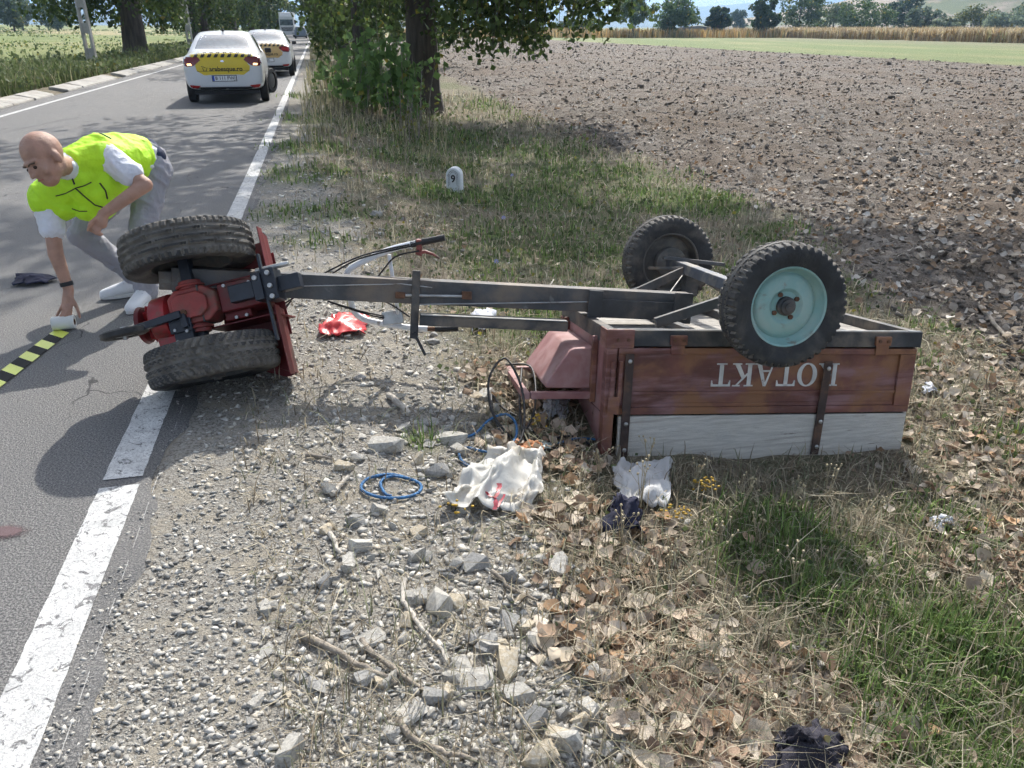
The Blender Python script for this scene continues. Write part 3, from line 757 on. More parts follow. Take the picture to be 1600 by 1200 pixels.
v, f, c = blades(on_ground(x, y), h, .006+.0011*d, c, .4)
k2 = rng.random(n) < .6; p2 = on_ground(x, y)[k2]; p2[:, 2] += h[k2]*(.3+.7*rng.random(k2.sum())); v2, f2 = leaf_quads(p2+rng.normal(size=p2.shape)*.08, .07+.002*d[k2]); c2 = leaf_cols(len(p2), (.07, .10, .04), (.17, .21, .09))
f = [f[0], np.concatenate([f[1], f2+len(v)])]; v = np.concatenate([v, v2]); c = np.concatenate([c, c2])
weeds = bulk('roadside_weeds', v, f, M_GRASS, c); tag(weeds, 'tall green weeds behind the concrete kerb on the left', 'weeds', kind='stuff')
# crop rows and shrubs in the left field
n0 = 42000; s = 30*(300/30)**rng.random(n0); t = -14-150*rng.random(n0)**1.2; x, y = st_xy(s, t)
k = (fbm(x, y, 14, 70) > .5) & (np.sin(t*1.1+.3*np.sin(s*.1)) > -.4); x, y = x[k], y[k]; n = len(x); d = np.hypot(x, y)
v, f = leaf_quads(on_ground(x, y)+np.array([0, 0, .12])+rng.normal(size=(n, 3))*np.array([.2, .2, .08]), .10+.0014*d); c = leaf_cols(n, (.08, .12, .045), (.17, .22, .08))
crop = bulk('green_crop', v, f, M_LEAF, c); tag(crop, 'leafy green crop in the field left of the road', 'crop', kind='stuff')

# dry corn strip beyond the green field
n0 = 16000; s = rng.uniform(20, 168, n0); t = 88+26*rng.random(n0)**1.5; x, y = st_xy(s, t); k = (y > 70) & (fbm(x, y, 5, 44) > .3); x, y = x[k], y[k]; n = len(x)
b = on_ground(x, y); h = 1.5+.6*rng.random(n)*(.5+fbm(x, y, 6, 7)); c = colmix(n, [(.46, .35, .20), (.58, .49, .33), (.36, .25, .13), (.42, .40, .22)], [4, 5, 1.5, 1])
V, Fq, Ft, C = [], [], [], []; off = 0
for j in range(3):
    bb = b+np.array([0, 0, 1.])*(h*(0 if j == 0 else .25*j))[:, None]; hh = h*(1 if j == 0 else .5)
    v, f, cc = blades(bb, hh, .13 if j == 0 else .16, c*(1 if j else .8), .12 if j == 0 else .8)
    V.append(v); Fq.append(f[0]+off); Ft.append(f[1]+off); C.append(cc); off += len(v)
corn = bulk('corn_crop', np.concatenate(V), [np.concatenate(Fq), np.concatenate(Ft)], M_GRASS, np.concatenate(C)); tag(corn, 'dry tan maize crop standing beyond the green strip', 'corn', kind='stuff')
n0 = 5000; x = rng.uniform(-22, 55, n0); y = rng.uniform(160, 178, n0); b = on_ground(x, y); h = 1.2+.9*rng.random(n0)
c = colmix(n0, [(.42, .28, .12), (.48, .38, .22), (.22, .20, .10)], [4, 3, 2]); v, f, c = blades(b, h, .22, c, .3)
reed = bulk('dry_hedge_growth', v, f, M_GRASS, c); tag(reed, 'rusty dry growth along the end of the ploughed field', 'dry growth', kind='stuff')
# ------------------------------------------------------------------ stones
M_STONE = mat('limestone', (.3, .3, .3), .9, var=.15, scale=18, attr=True, bump=.12, bscale=50, spec=.3)
M_SGREY = mat('stone_grey', (.39, .375, .34), .85, var=.25, scale=14, wear=((.40, .37, .31), 9, .6, .1), bump=.35, bscale=60)
M_SDARK = mat('stone_dark', (.29, .285, .27), .85, var=.25, scale=14, wear=((.34, .33, .31), 8, .6, .1), bump=.35, bscale=60)
M_SPALE = mat('stone_pale', (.48, .46, .415), .85, var=.2, scale=14, wear=((.28, .26, .23), 9, .6, .1), bump=.35, bscale=60)
M_SYEL = mat('stone_yellow', (.43, .365, .265), .85, var=.2, scale=14, wear=((.52, .48, .40), 9, .55, .1), bump=.35, bscale=60)
def hull_variant(seed, n=11, flat=.6, box=.0):
    rs = np.random.default_rng(seed); p = rs.normal(size=(n, 3)); p /= np.linalg.norm(p, axis=1, keepdims=True)
    p *= (.75+.35*rs.random((n, 1))); p = np.sign(p)*np.abs(p)**(1-box); p *= np.array([1, .55+.4*rs.random(), flat*(.7+.5*rs.random())])
    bm = bmesh.new()
    for q in p: bm.verts.new(q*.5)
    r = bmesh.ops.convex_hull(bm, input=bm.verts[:])
    bmesh.ops.delete(bm, geom=[e for e in r['geom_interior'] if isinstance(e, bmesh.types.BMVert)], context='VERTS')
    bmesh.ops.triangulate(bm, faces=bm.faces[:]); bm.verts.ensure_lookup_table(); bm.verts.index_update()
    v = np.array([q.co for q in bm.verts]); f = np.array([[q.index for q in a.verts] for a in bm.faces]); bm.free(); return v, f
SVAR = [hull_variant(k, 8 if k < 8 else 15, .36 if k < 8 else .62, .28*(k % 3)) for k in range(12)]

def rot_mats(n, tilt=1.0):
    """random yaw with some random tilt"""
    a = rng.random(n)*6.28; b = rng.normal(size=n)*tilt; c = rng.normal(size=n)*tilt
    ca, sa, cb, sb, cc, sc = np.cos(a), np.sin(a), np.cos(b), np.sin(b), np.cos(c), np.sin(c); z = np.zeros(n); o = np.ones(n)
    A = np.stack([ca, -sa, z, sa, ca, z, z, z, o], 1).reshape(n, 3, 3); B = np.stack([cb, z, sb, z, o, z, -sb, z, cb], 1).reshape(n, 3, 3); C = np.stack([o, z, z, z, cc, -sc, z, sc, cc], 1).reshape(n, 3, 3)
    return A @ B @ C

def bulk_pieces(name, pts, size, cols, variants, m, tilt=.3, smooth=False):
    n = len(pts); vi = rng.integers(0, len(variants), n); R = rot_mats(n, tilt); V, F, C = [], [], []; off = 0
    for k, (bv, bf) in enumerate(variants):
        q = np.where(vi == k)[0]
        if not len(q): continue
        vv = np.einsum('nij,vj->nvi', R[q], bv)*size[q][:, None, None]+pts[q][:, None, :]
        F.append((bf[None]+np.arange(len(q))[:, None, None]*len(bv)+off).reshape(-1, bf.shape[1])); V.append(vv.reshape(-1, 3)); C.append(np.repeat(cols[q], len(bv), 0)); off += vv.shape[0]*vv.shape[1]
    return bulk(name, np.concatenate(V), np.concatenate(F), m, np.concatenate(C), smooth=smooth)

STONEC = [(.40, .385, .355), (.335, .325, .30), (.47, .455, .415), (.43, .395, .335), (.37, .35, .31)]
def gzr(x, y):
    s, t = xy_st(x, y); return np.where(t < -.75, 0.0, ground_h(x, y))
def d_gravel(x, y):
    g, p, gn, fg, lf = zones(x, y); s, t = xy_st(x, y)
    edge = smooth(-.90, -.62, t+(fbm(x, y, .3, 15)-.5)*.3)
    return np.clip(edge*(g+.12*(t < 1.5))*(.65+.6*fbm(x, y, .35, 12)), 0, 1)*clear_of_cart(x, y)
x, y = fan(112000, .95, 17, -1.15, .55, d_gravel); n = len(x); d = np.hypot(x, y); s, t = xy_st(x, y)
sz = (.007+.040*rng.random(n)**3.6)*np.interp(d, [1, 2, 4, 10], [.72, .85, 1.1, 1.7])*np.interp(t, [-.8, -.6, -.2, .5], [.6, .85, 1, 1.25])
c = colmix(n, STONEC, [5, 2.5, 3, 1.2, 1.5]); p = np.stack([x, y, gzr(x, y)+sz*.06], 1)
gravel = bulk_pieces('gravel', p, sz, c, SVAR[:8], M_STONE, .35); tag(gravel, 'grey crushed stone gravel covering the verge', 'gravel', kind='stuff')
# rocks: a band of larger broken stone
def stone(px, py, w, m, k, label=None, yaw=None, group=None, flat=1.0, sink=.22):
    c = P(px, py); v, f = SVAR[k % 12]
    me = SMESH.get((k % 12, m.name))
    if me is None:
        me = bpy.data.meshes.new('stone'); me.from_pydata([tuple(q) for q in v], [], [tuple(q) for q in f]); me.materials.append(m); SMESH[(k % 12, m.name)] = me
    o = bpy.data.objects.new('stone', me); COL.objects.link(o); o.location = (c.x, c.y, c.z+w*flat*.5*(.5-sink)); o.scale = (w, w, w*flat)
    o.rotation_euler = (random.uniform(-.2, .2), random.uniform(-.2, .2), random.random()*6.28 if yaw is None else yaw)
    return tag(o, label or f"{'small' if w < .05 else 'medium' if w < .08 else 'large'} {SLAB[m.name]} {'flat' if flat < .85 else 'blocky'} stone {where(px, py)}", 'stone', group or 'loose stones on the verge')
SMESH = {}
LAND = [(775, 760, 'beside the white plastic bag'), (610, 762, 'beside the small blue rope loop'), (665, 970, 'beside the long pale curved root'), (545, 1040, 'beside the grey sticks near the bottom'), (700, 1180, 'at the bottom edge below the sticks'),
        (330, 640, 'by the lower tractor wheel'), (560, 600, 'below the drawbar beam'), (530, 515, 'around the red plastic cover'), (560, 330, 'far up the stone band beside the short grass'), (590, 430, 'behind the handlebar'), (820, 660, 'near the black cable tangle'),
        (690, 952, 'next to the largest pale boulder'), (790, 1050, 'around the cream yellow stone'), (330, 900, 'on the fine gravel by the white line'), (480, 860, 'in the middle of the fine gravel'), (990, 790, 'around the white cloth and navy cap'), (900, 900, 'on the leaf drift below the cart'),
        (1060, 1000, 'on the leaf drift in the lower middle'), (1250, 1150, 'around the dark jacket'), (1400, 1080, 'in the green grass at the lower right'), (1500, 800, 'right of the cart among straw'), (1480, 620, 'behind the right end of the cart'), (1540, 950, 'at the right edge in the grass'), (960, 1130, 'at the bottom edge in brown straw'), (300, 1120, 'at the bottom left of the gravel')]
SEEN = {}
def uniq(lb, px):
    SEEN.setdefault(lb, []).append(px); return lb
def where(px, py): return min(LAND, key=lambda q: (q[0]-px)**2+(q[1]-py)**2)[2]
def to_px(x, y, z):
    c, s = math.cos(PITCH), math.sin(PITCH); d = y*c-(z-CAM_H)*s; u = y*s+(z-CAM_H)*c; return 800+FPX*x/d, 600-FPX*u/d
SLAB = {'stone_grey': 'grey', 'stone_dark': 'dark slate', 'stone_pale': 'pale whitish', 'stone_yellow': 'yellowish'}
NAMED = [(690, 952, .21, M_SGREY, 9, 'largest pale grey boulder-like stone, right of the long white root', .3, .9), (605, 700, .17, M_SGREY, 8, 'big square grey stone above the small blue rope loop', .1, .9),
    (683, 742, .13, M_SDARK, 10, 'dark slate wedge stone left of the white plastic bag', .2, .9), (742, 885, .12, M_SDARK, 11, 'dark flat grey stone beside the large pale boulder', .5, .7),
    (795, 905, .11, M_SDARK, 9, 'blue grey rectangular stone standing among dry leaves', 1.5, 1.1), (738, 1065, .15, M_SGREY, 8, 'flat grey slab stone near the bottom edge', .2, .5),
    (787, 1045, .15, M_SYEL, 10, 'long cream yellow stone lying near the bottom edge', 1.3, .7), (700, 1085, .085, M_SYEL, 9, 'small ochre stone left of the cream stone', .1, .8),
    (760, 1010, .10, M_SDARK, 8, 'slate stone standing above the cream stone', 1.2, .9), (812, 1088, .11, M_SGREY, 11, 'long grey stone right of the flat slab', .1, .6),
    (840, 1185, .13, M_SYEL, 10, 'yellow ochre rock at the bottom edge of the picture', .4, .8), (886, 1165, .13, M_SPALE, 9, 'pale upright rock beside the yellow one at the bottom edge', 1.4, 1.2),
    (968, 1140, .10, M_SPALE, 8, 'white grey stone among straw near the bottom edge', .3, .9), (1012, 1070, .09, M_SYEL, 11, 'cream stone half under dry leaves', .8, .8),
    (920, 1055, .10, M_SPALE, 10, 'pale triangular stone amid brown straw', .6, .8), (512, 1048, .06, M_SYEL, 9, 'single cream pebble left of the twigs', .2, 1),
    (446, 903, .055, M_SPALE, 8, 'single pale angular stone on the fine gravel', .7, 1), (655, 835, .08, M_SYEL, 11, 'small yellow stone below the white bag', .5, .9),
    (700, 690, .22, M_SGREY, 10, 'flat brownish slab stone left of the blue rope', 2.6, .35), (775, 640, .10, M_SPALE, 9, 'white stone below the drawbar', .3, 1),
    (760, 620, .12, M_SPALE, 11, 'big pale stone under the drawbar beam', .9, .8), (870, 890, .12, M_SPALE, 8, 'grey stone standing on edge among brown leaves', 1.5, 1.2), (188, 890, .028, M_SPALE, 9, 'single stone chip on the asphalt edge', .2, 1)]
for (px, py, w, m, k, lb, yw, fl) in NAMED: stone(px, py, w, m, k, lb, yw, flat=fl)
cnt = 0; tries = 0; ms = [M_SGREY, M_SGREY, M_SPALE, M_SDARK, M_SYEL]
while cnt < 275 and tries < 9000:
    tries += 1
    py = 600+590*random.random() if random.random() < .72 else 330+280*random.random(); px = random.uniform(170, 1000)
    c = P(px, py); s, t = xy_st(c.x, c.y)
    if not clear_of_cart(np.array([c.x]), np.array([c.y]))[0] or t < -.5: continue
    mid = lerp_tab(s, [(1, .32), (2.2, .3), (3.2, .45), (4.5, .5), (7, .42), (13, .3)]); wd = lerp_tab(s, [(1, .5), (3, .42), (6, .22), (13, .15)])
    if random.random() > math.exp(-((t-mid)/wd)**2): continue
    w = .03+.075*random.random()**2.4+.01*max(0, s-4)
    stone(px, py, w, random.choice(ms), random.randrange(4, 12), flat=random.uniform(.7, 1.1)); cnt += 1

# clods and pale flecks of the ploughed field
M_CLOD = mat('clod', (.1, .1, .1), .95, var=.25, scale=12, attr=True, bump=.5, bscale=40, spec=.15)
def d_plough(x, y):
    g, p, gn, fg, lf = zones(x, y); s, t = xy_st(x, y); return p
x, y = fan(62000, 3.2, 110, -.16, .75, d_plough); n = len(x); d = np.hypot(x, y)
sz = (.014+.085*rng.random(n)**2.7)*np.interp(d, [4, 12, 30, 100], [.8, 1.15, 1.7, 3.4]); c = colmix(n, [(.155, .135, .114), (.195, .172, .147), (.255, .227, .198), (.115, .098, .082)], [4, 4, 3, 1.6])
big = rng.random(n) < .02; sz[big] *= 2.2
clods = bulk_pieces('soil_clods', np.stack([x, y, ground_h(x, y)+sz*.05], 1), sz, c, SVAR[:8], M_CLOD, .5); tag(clods, 'brown clods of the ploughed field', 'soil clods', kind='stuff')

# ------------------------------------------------------------------ fallen leaves
def leaf_variant(seed, curl, fold, twist):
    rs = np.random.default_rng(seed); rib = [(-.5, 0), (-.2, 0), (.15, 0), (.5, 0)]
    half = [(-.38, .20), (-.22, .40), (-.02, .44), (.18, .30), (.36, .13)]
    pts = [(a, 0) for a, _ in rib]+[(a+rs.normal()*.02, b*(1+rs.normal()*.08)) for a, b in half]+[(a+rs.normal()*.02, -b*(1+rs.normal()*.08)) for a, b in half]
    v = np.array([(x, y, fold*abs(y)+curl*(y*y*1.6+x*x*.9)+twist*x*y*1.5+rs.normal()*.02) for x, y in pts])
    f = [(0, 1, 5), (0, 5, 4), (1, 6, 5), (1, 2, 6), (2, 7, 6), (2, 8, 7), (2, 3, 8), (0, 10, 1), (0, 9, 10), (1, 10, 11), (1, 11, 2), (2, 11, 12), (2, 12, 13), (2, 13, 3)]
    return v, np.array(f)
LVAR = [leaf_variant(k, *q) for k, q in enumerate([(.5, .25, .3), (.9, -.2, .5), (-.6, .6, -.4), (1.1, .1, .2), (-.9, -.1, .6), (.4, .55, -.7)])]
LEAFC = [(.46, .375, .29), (.36, .26, .185), (.57, .50, .41), (.24, .165, .115), (.58, .50, .385), (.42, .275, .165)]
def leafy(x, y):
    g, p, gn, fg, lf = zones(x, y); s, t = xy_st(x, y)
    k = .012+.0*x
    for cx, cy, r, a in [(.15, 3.2, .35, 1), (.35, 2.45, .35, 1), (.1, 3.9, .5, .8), (.75, 1.55, .45, 1), (.45, 1.9, .4, .9), (2.6, 3.2, .8, 1), (2.3, 2.5, .7, .8), (3.1, 4.2, .9, .9), (1.2, 1.05, .5, .8), (2.9, 2.2, .7, .6), (-.3, 5.3, .6, .5), (2.5, 4.6, .8, .5), (-.2, 7.3, 1.0, .45), (2.0, 7.0, 1, .35)]:
        k = np.maximum(k, a*(1-smooth(.4, 1.2, np.hypot(x-cx, y-cy)/r)))
    return np.clip(k*smooth(.25, .6, t)*(.5+.8*fbm(x, y, .4, 17))*(1-.45*gn)*(1-.9*p*(s > 12)), 0, 1)*clear_of_cart(x, y)
x, y = fan(30000, 1.0, 16, -.35, 1.0, lambda x, y: leafy(x, y)*.62); n = len(x); d = np.hypot(x, y)
sz = .035+.045*rng.random(n); c = colmix(n, LEAFC, [4, 3, 3, 2, 2, 1]); zz = ground_h(x, y)+.006+.022*rng.random(n)
# the largest, nearest 280 are single leaves, the rest one mass
order = np.argsort(d-sz*12); vis = [i for i in order if abs(x[i]/max(y[i], .1)) < .75][:270]; rest = np.setdiff1d(np.arange(n), vis)
M_LV = [mat(f'fallen_leaf_{k}', c0, .8, var=.3, scale=22, translucent=.15, wear=(tuple(q*.6 for q in c0), 3, .6, .15)) for k, c0 in enumerate(LEAFC)]
LSHAPE = ['cupped', 'rolled', 'tented', 'tightly curled', 'humped', 'twisted']; LMESH = {}; LNAME = ['tan', 'brown', 'pale beige', 'dark brown', 'straw yellow', 'russet']
for i in vis:
    k = int(rng.integers(0, 6)); mi = int(rng.choice(6, p=np.array([4, 3, 3, 2, 2, 1])/15))
    me = LMESH.get((k, mi))
    if me is None:
        me = bpy.data.meshes.new('fallen_leaf'); me.from_pydata([tuple(q) for q in LVAR[k][0]], [], [tuple(q) for q in LVAR[k][1]]); me.materials.append(M_LV[mi]); LMESH[(k, mi)] = me
        me.polygons.foreach_set('use_smooth', [True]*len(me.polygons))
    o = bpy.data.objects.new('fallen_leaf', me); COL.objects.link(o); o.location = (x[i], y[i], zz[i]+.008); q = sz[i]*1.15; o.scale = (q, q, q)
    o.rotation_euler = (rng.normal()*.35, rng.normal()*.35, rng.random()*6.28); tag(o, f"{'small' if q < .07 else 'large'} {LNAME[mi]} {LSHAPE[k]} dry leaf {where(*to_px(x[i], y[i], zz[i]))}", 'leaf', 'fallen leaves on the near verge')
lv = bulk_pieces('fallen_leaves', np.stack([x, y, zz], 1)[rest], sz[rest], c[rest], LVAR, M_DRYLEAF, .4, smooth=True); tag(lv, 'drifts of dry brown poplar leaves', 'leaves', kind='stuff')
x, y = fan(22000, 3.3, 60, -.12, .75, lambda x, y: d_plough(x, y)*np.clip(fbm(x, y, 2.5, 19)*1.5-.25, .1, 1)*np.interp(y, [4, 14, 30, 60], [.8, .6, .25, .12])); n = len(x); d = np.hypot(x, y)
sz = (.04+.05*rng.random(n))*np.interp(d, [4, 15, 50], [.9, 1.1, 1.7]); c = colmix(n, [(.46, .40, .33), (.56, .52, .46), (.36, .27, .19), (.28, .19, .12)], [4, 3, 2, 2])
fl = bulk_pieces('field_leaf_litter', np.stack([x, y, ground_h(x, y)+sz*.25+.015], 1), sz, c, LVAR, M_DRYLEAF, .45, smooth=True); tag(fl, 'pale dry leaves scattered over the ploughed soil', 'leaves', kind='stuff')

# ------------------------------------------------------------------ sticks and roots
M_STICK = mat('stick', (.30, .26, .21), .9, var=.3, scale=25, bump=.5, bscale=70)
M_ROOT = mat('root', (.48, .44, .38), .9, var=.2, scale=25, bump=.4, bscale=70)
def stick(pxs, r, m, label, name='stick', lift=.012, taper=.5):
    pts = [P(a, b) for a, b in pxs]; pts = [p+Vector((0, 0, lift+.008*random.random())) for p in pts]
    fine = []
    for i in range(len(pts)-1):
        for u in np.linspace(0, 1, 5)[:-1]: fine.append(pts[i].lerp(pts[i+1], float(u))+Vector((random.gauss(0, .003), random.gauss(0, .003), abs(random.gauss(0, .002)))))
    fine.append(pts[-1]); k = len(fine); M = MB().tube(fine, [r*(1-(1-taper)*i/k) for i in range(k)], 7); c = fine[0]
    o = M.build(name, m, smooth=True, angle=80); return tag(o, label, 'stick' if name != 'root' else 'root', 'sticks lying on the verge')
stick([(632, 912), (630, 945), (650, 975), (675, 1005), (700, 1042)], .009, M_ROOT, 'long pale curved root lying on grey stones', 'root')
stick([(468, 995), (520, 1020), (570, 1050), (620, 1075)], .012, M_STICK, 'long grey stick lying across gravel near the bottom')
stick([(565, 1005), (590, 1035), (630, 1062), (680, 1098)], .010, M_STICK, 'forked grey stick right of the longer stick')
stick([(620, 1130), (650, 1165), (700, 1185), (745, 1198)], .010, M_STICK, 'dark bent stick at the bottom edge')
stick([(955, 1050), (1010, 1095), (1070, 1130), (1140, 1190)], .007, M_STICK, 'thin straight brown stick running down to the bottom right')
stick([(520, 778), (545, 750)], .012, M_ROOT, 'pale broken stick left of the blue rope loop')
stick([(515, 838), (535, 872)], .010, M_ROOT, 'short pale stick on fine gravel')
stick([(608, 622), (635, 648), (640, 652)], .016, M_ROOT, 'thick pale branch piece below the drawbar', taper=.9)
stick([(1515, 460), (1545, 500), (1575, 535)], .02, M_STICK, 'thick bent branch at the field edge on the right')
stick([(770, 900), (800, 925), (840, 945)], .008, M_STICK, 'thin twig beside the slate stones')
stick([(870, 1000), (940, 1010), (1000, 1018)], .006, M_STICK, 'thin dark twig lying level among straw')
stick([(480, 715), (520, 722)], .008, M_STICK, 'reddish brown twig above the pale stick')
stick([(865, 448), (850, 470), (840, 490)], .006, M_ROOT, 'dry pale stalk leaning behind the drawbar', lift=.05)
# thin dry stalks with seed heads standing before the cart
M_STALK = mat('dry_stalk', (.40, .34, .22), .85, var=.25, scale=20)
def stalk(px, py, h, n, label):
    b = P(px, py); o = thing('seed_head_weed', b, label, 'weed', 'dry seed head weeds before the cart'); M = MB(); S = MB()
    for k in range(n):
        a = random.random()*6.28; l = .12+.25*random.random(); hh = h*(.6+.4*random.random()); tip = b+Vector((math.cos(a)*hh*l, math.sin(a)*hh*l, hh))
        M.tube([b, b.lerp(tip, .5)+Vector((0, 0, .02)), tip], [.0022, .0016, .001], 4, cap=False); S.ball(tip, (.006, .006, .006), 6, 4)
        q = b.lerp(tip, .6)+Vector((0, 0, .02)); t2 = q+Vector((random.gauss(0, .03), random.gauss(0, .03), .06)); M.tube([q, t2], .001, 4, cap=False); S.ball(t2, .005, 6, 4)
    M.build('stem', M_STALK, o); S.build('seed_heads', M_STALK, o, smooth=True)['kind'] = 'stuff'
WEEDS = [(935, 745, .16), (1010, 735, .22), (1000, 800, .3), (1085, 760, .12), (1160, 800, .18), (1290, 790, .2), (1235, 800, .15), (1350, 830, .2), (970, 860, .2), (1180, 850, .16), (1120, 880, .18), (1420, 770, .22), (1460, 880, .2), (1240, 930, .2), (1040, 905, .16)]
for k, (px, py, h) in enumerate(WEEDS):
    stalk(px, py, h, 5, f"{'tall' if h > .19 else 'short'} dry seed head weed before the cart, {['first', 'second', 'third', 'fourth', 'fifth', 'sixth', 'seventh', 'eighth', 'ninth', 'tenth', 'eleventh', 'twelfth', 'thirteenth', 'fourteenth', 'fifteenth'][sorted(q[0] for q in WEEDS).index(px)]} weed from the left")
M_CHIC = mat('chicory', (.36, .38, .72), .6)
for k, (px, py, h) in enumerate([(800, 320, .35), (776, 470, .3), (787, 400, .35)]):
    b = P(px, py); o = thing('chicory_plant', b, ['pale blue chicory flower right of the kilometre stone', 'pale blue chicory flower just above the drawbar', 'pale blue chicory flower between kilometre stone and drawbar'][k], 'flower', 'chicory flowers')
    MB().tube([b, b+Vector((.02, 0, h*.5)), b+Vector((.0, .02, h))], .004, 5).build('stem', M_STALK, o)
    F = MB(); tp = b+Vector((0, .02, h))
    for j in range(8):
        a = j*.785; F.add([tp, tp+Vector((.012*math.cos(a-.35), -.004, .012*math.sin(a-.35))), tp+Vector((.024*math.cos(a), -.008, .024*math.sin(a))), tp+Vector((.012*math.cos(a+.35), -.004, .012*math.sin(a+.35)))], [(0, 1, 2, 3)])
    F.build('petals', M_CHIC, o)
# ------------------------------------------------------------------ wheels
M_RUB = mat('tyre_rubber', (.028, .029, .031), .72, var=.3, scale=12, wear=((.14, .125, .105), 5, .62, .14), bump=.25, bscale=90)
M_RUB2 = mat('dusty_tyre_rubber', (.036, .036, .037), .75, var=.3, scale=12, wear=((.20, .18, .15), 4, .57, .16), bump=.25, bscale=90)
M_TEAL = mat('teal_rim_paint', (.25, .43, .405), .5, var=.12, scale=5, wear=((.19, .14, .10), 9, .62, .06), wear2=((.36, .48, .44), 4, .55, .12), bump=.08)
M_DRIM = mat('dirty_rim', (.12, .115, .105), .7, var=.3, scale=8, wear=((.22, .19, .15), 6, .56, .1), bump=.2)
M_BLACKM = mat('black_metal', (.042, .044, .048), .6, var=.3, scale=10, wear=((.17, .14, .11), 5, .56, .14), bump=.12, spec=.5)
M_BEAM = mat('drawbar_steel', (.08, .082, .086), .6, metal=.1, var=.3, scale=5, wear=((.19, .15, .115), 3.5, .56, .14), wear2=((.20, .20, .195), 9, .68, .06), bump=.15)
M_STEEL = mat('bare_steel', (.45, .45, .44), .4, metal=.8, var=.2, scale=12, wear=((.2, .13, .08), 8, .62, .1))
M_RUST = mat('rust', (.13, .065, .038), .85, var=.35, scale=18, bump=.25)

M_DUST = mat('tread_dust', (.135, .125, .11), .9, var=.3, scale=14)
def wheel(parent, c, axis, R, w, rr, tyre_m, rim_m, pat, hub_m=None, bolts=4, dish=.03, name='wheel', lugs=44, ref=(0, 0, 1)):
    axis = Vector(axis).normalized(); u = Vector(ref)-axis*Vector(ref).dot(axis); u.normalize(); v = axis.cross(u)
    M = Matrix((u, v, axis)).transposed().to_4x4(); M.translation = Vector(c)
    NT = 240; h = w/2; prof = [(rr*.97, -h*.72), (rr*1.03, -h*.86), (rr+(R-rr)*.35, -h*1.0), (rr+(R-rr)*.62, -h*1.02), (R-.022, -h*.97)]
    tv = [-.96, -.86, -.74, -.62, -.54, -.46, -.34, -.22, -.14, -.05, .05, .14, .22, .34, .46, .54, .62, .74, .86, .96]
    prof += [(R-.012*abs(q)**3-.002, q*h*.93) for q in tv]
    k0 = 5; k1 = k0+len(tv)-1
    prof += [(r, -z) for r, z in reversed(prof[:5])]
    T = MB(); vs = []; n = len(prof); low = []
    for j in range(NT):
        th = 2*math.pi*j/NT; ph = j*lugs/NT
        for i, (r, z) in enumerate(prof):
            if k0 <= i <= k1:
                q = tv[i-k0]; a = abs(q); cut = 0
                if pat == 'vee':
                    fr = (ph+a*1.5+(.5 if q > 0 else 0)) % 1; cut = 1 if fr < .34 or a < .06 or abs(a-.48) < .05 else 0
                elif pat == 'rib':
                    fr = (ph+a*.5) % 1; cut = 1 if abs(a-.18) < .05 or abs(a-.56) < .06 or (a > .56 and fr < .3) or (a < .5 and (ph*2+q) % 1 < .18) else 0
                else:
                    zg = .10*(1 if (ph % 1) < .5 else -1); fr = ph % 1; cut = 1 if abs(a-.30-zg*.5) < .07 or (a > .5 and fr < .34) else 0
                r -= .011*cut; low.append(cut)
            else:
                sh = i in (k0-1, k1+1) and pat != 'rib' and (ph % 1) < .34; r -= .008*sh; low.append(0)
            vs.append((r*math.cos(th), r*math.sin(th), z))
    fs = [(j*n+i, ((j+1) % NT)*n+i, ((j+1) % NT)*n+i+1, j*n+i+1) for j in range(NT) for i in range(n-1)]
    T.M = M; T.add(vs, fs)
    wh = bpy.data.objects.new(name, None); COL.objects.link(wh); wh.parent = parent
    ty = T.build('tyre', [tyre_m, M_DUST], wh, smooth=True, angle=24)
    for p in ty.data.polygons:
        if sum(low[q] for q in p.vertices) >= 2: p.material_index = 1
    Rm = MB(); Rm.lathe([(rr*1.03, h*.80), (rr*1.0, h*.84), (rr*.96, h*.78), (rr*.93, h*.45), (rr*.86, h*.30), (rr*.835, h*.16), (rr*.80, h*.30), (rr*.72, h*.36+dish*.4), (rr*.45, h*.34+dish), (rr*.36, h*.2+dish), (0.001, h*.2+dish)], 48, M)
    Rm.lathe([(rr*1.03, -h*.80), (rr*1.0, -h*.84), (rr*.96, -h*.78), (rr*.92, -h*.3), (rr*.88, h*.2), (rr*.6, h*.2), (.001, h*.12)], 48, M)
    ri = Rm.build('rim', rim_m, wh, smooth=True, angle=35)
    Hb = MB(); Hb.lathe([(rr*.24, h*.15+dish), (rr*.24, h*.42+dish), (rr*.19, h*.5+dish), (rr*.19, h*.62+dish), (rr*.10, h*.66+dish), (rr*.10, h*.74+dish), (.001, h*.75+dish)], 20, M)
    Hb.lathe([(rr*.42, -h*.35), (rr*.42, h*.12), (rr*.2, h*.12)], 24, M); Hb.lathe([(.001, -h*.36), (rr*.42, -h*.35)], 24, M)
    Hb.build('hub', hub_m or M_BLACKM, wh, smooth=True, angle=35)
    for b in range(bolts):
        a = .5+b*2*math.pi/bolts; p = M @ Vector((rr*.33*math.cos(a), rr*.33*math.sin(a), h*.2+dish)); q = M @ Vector((rr*.33*math.cos(a), rr*.33*math.sin(a), h*.34+dish))
        MB().cyl(p, q, .011, 6).build('wheel_bolt', M_RUST, wh)
    return wh

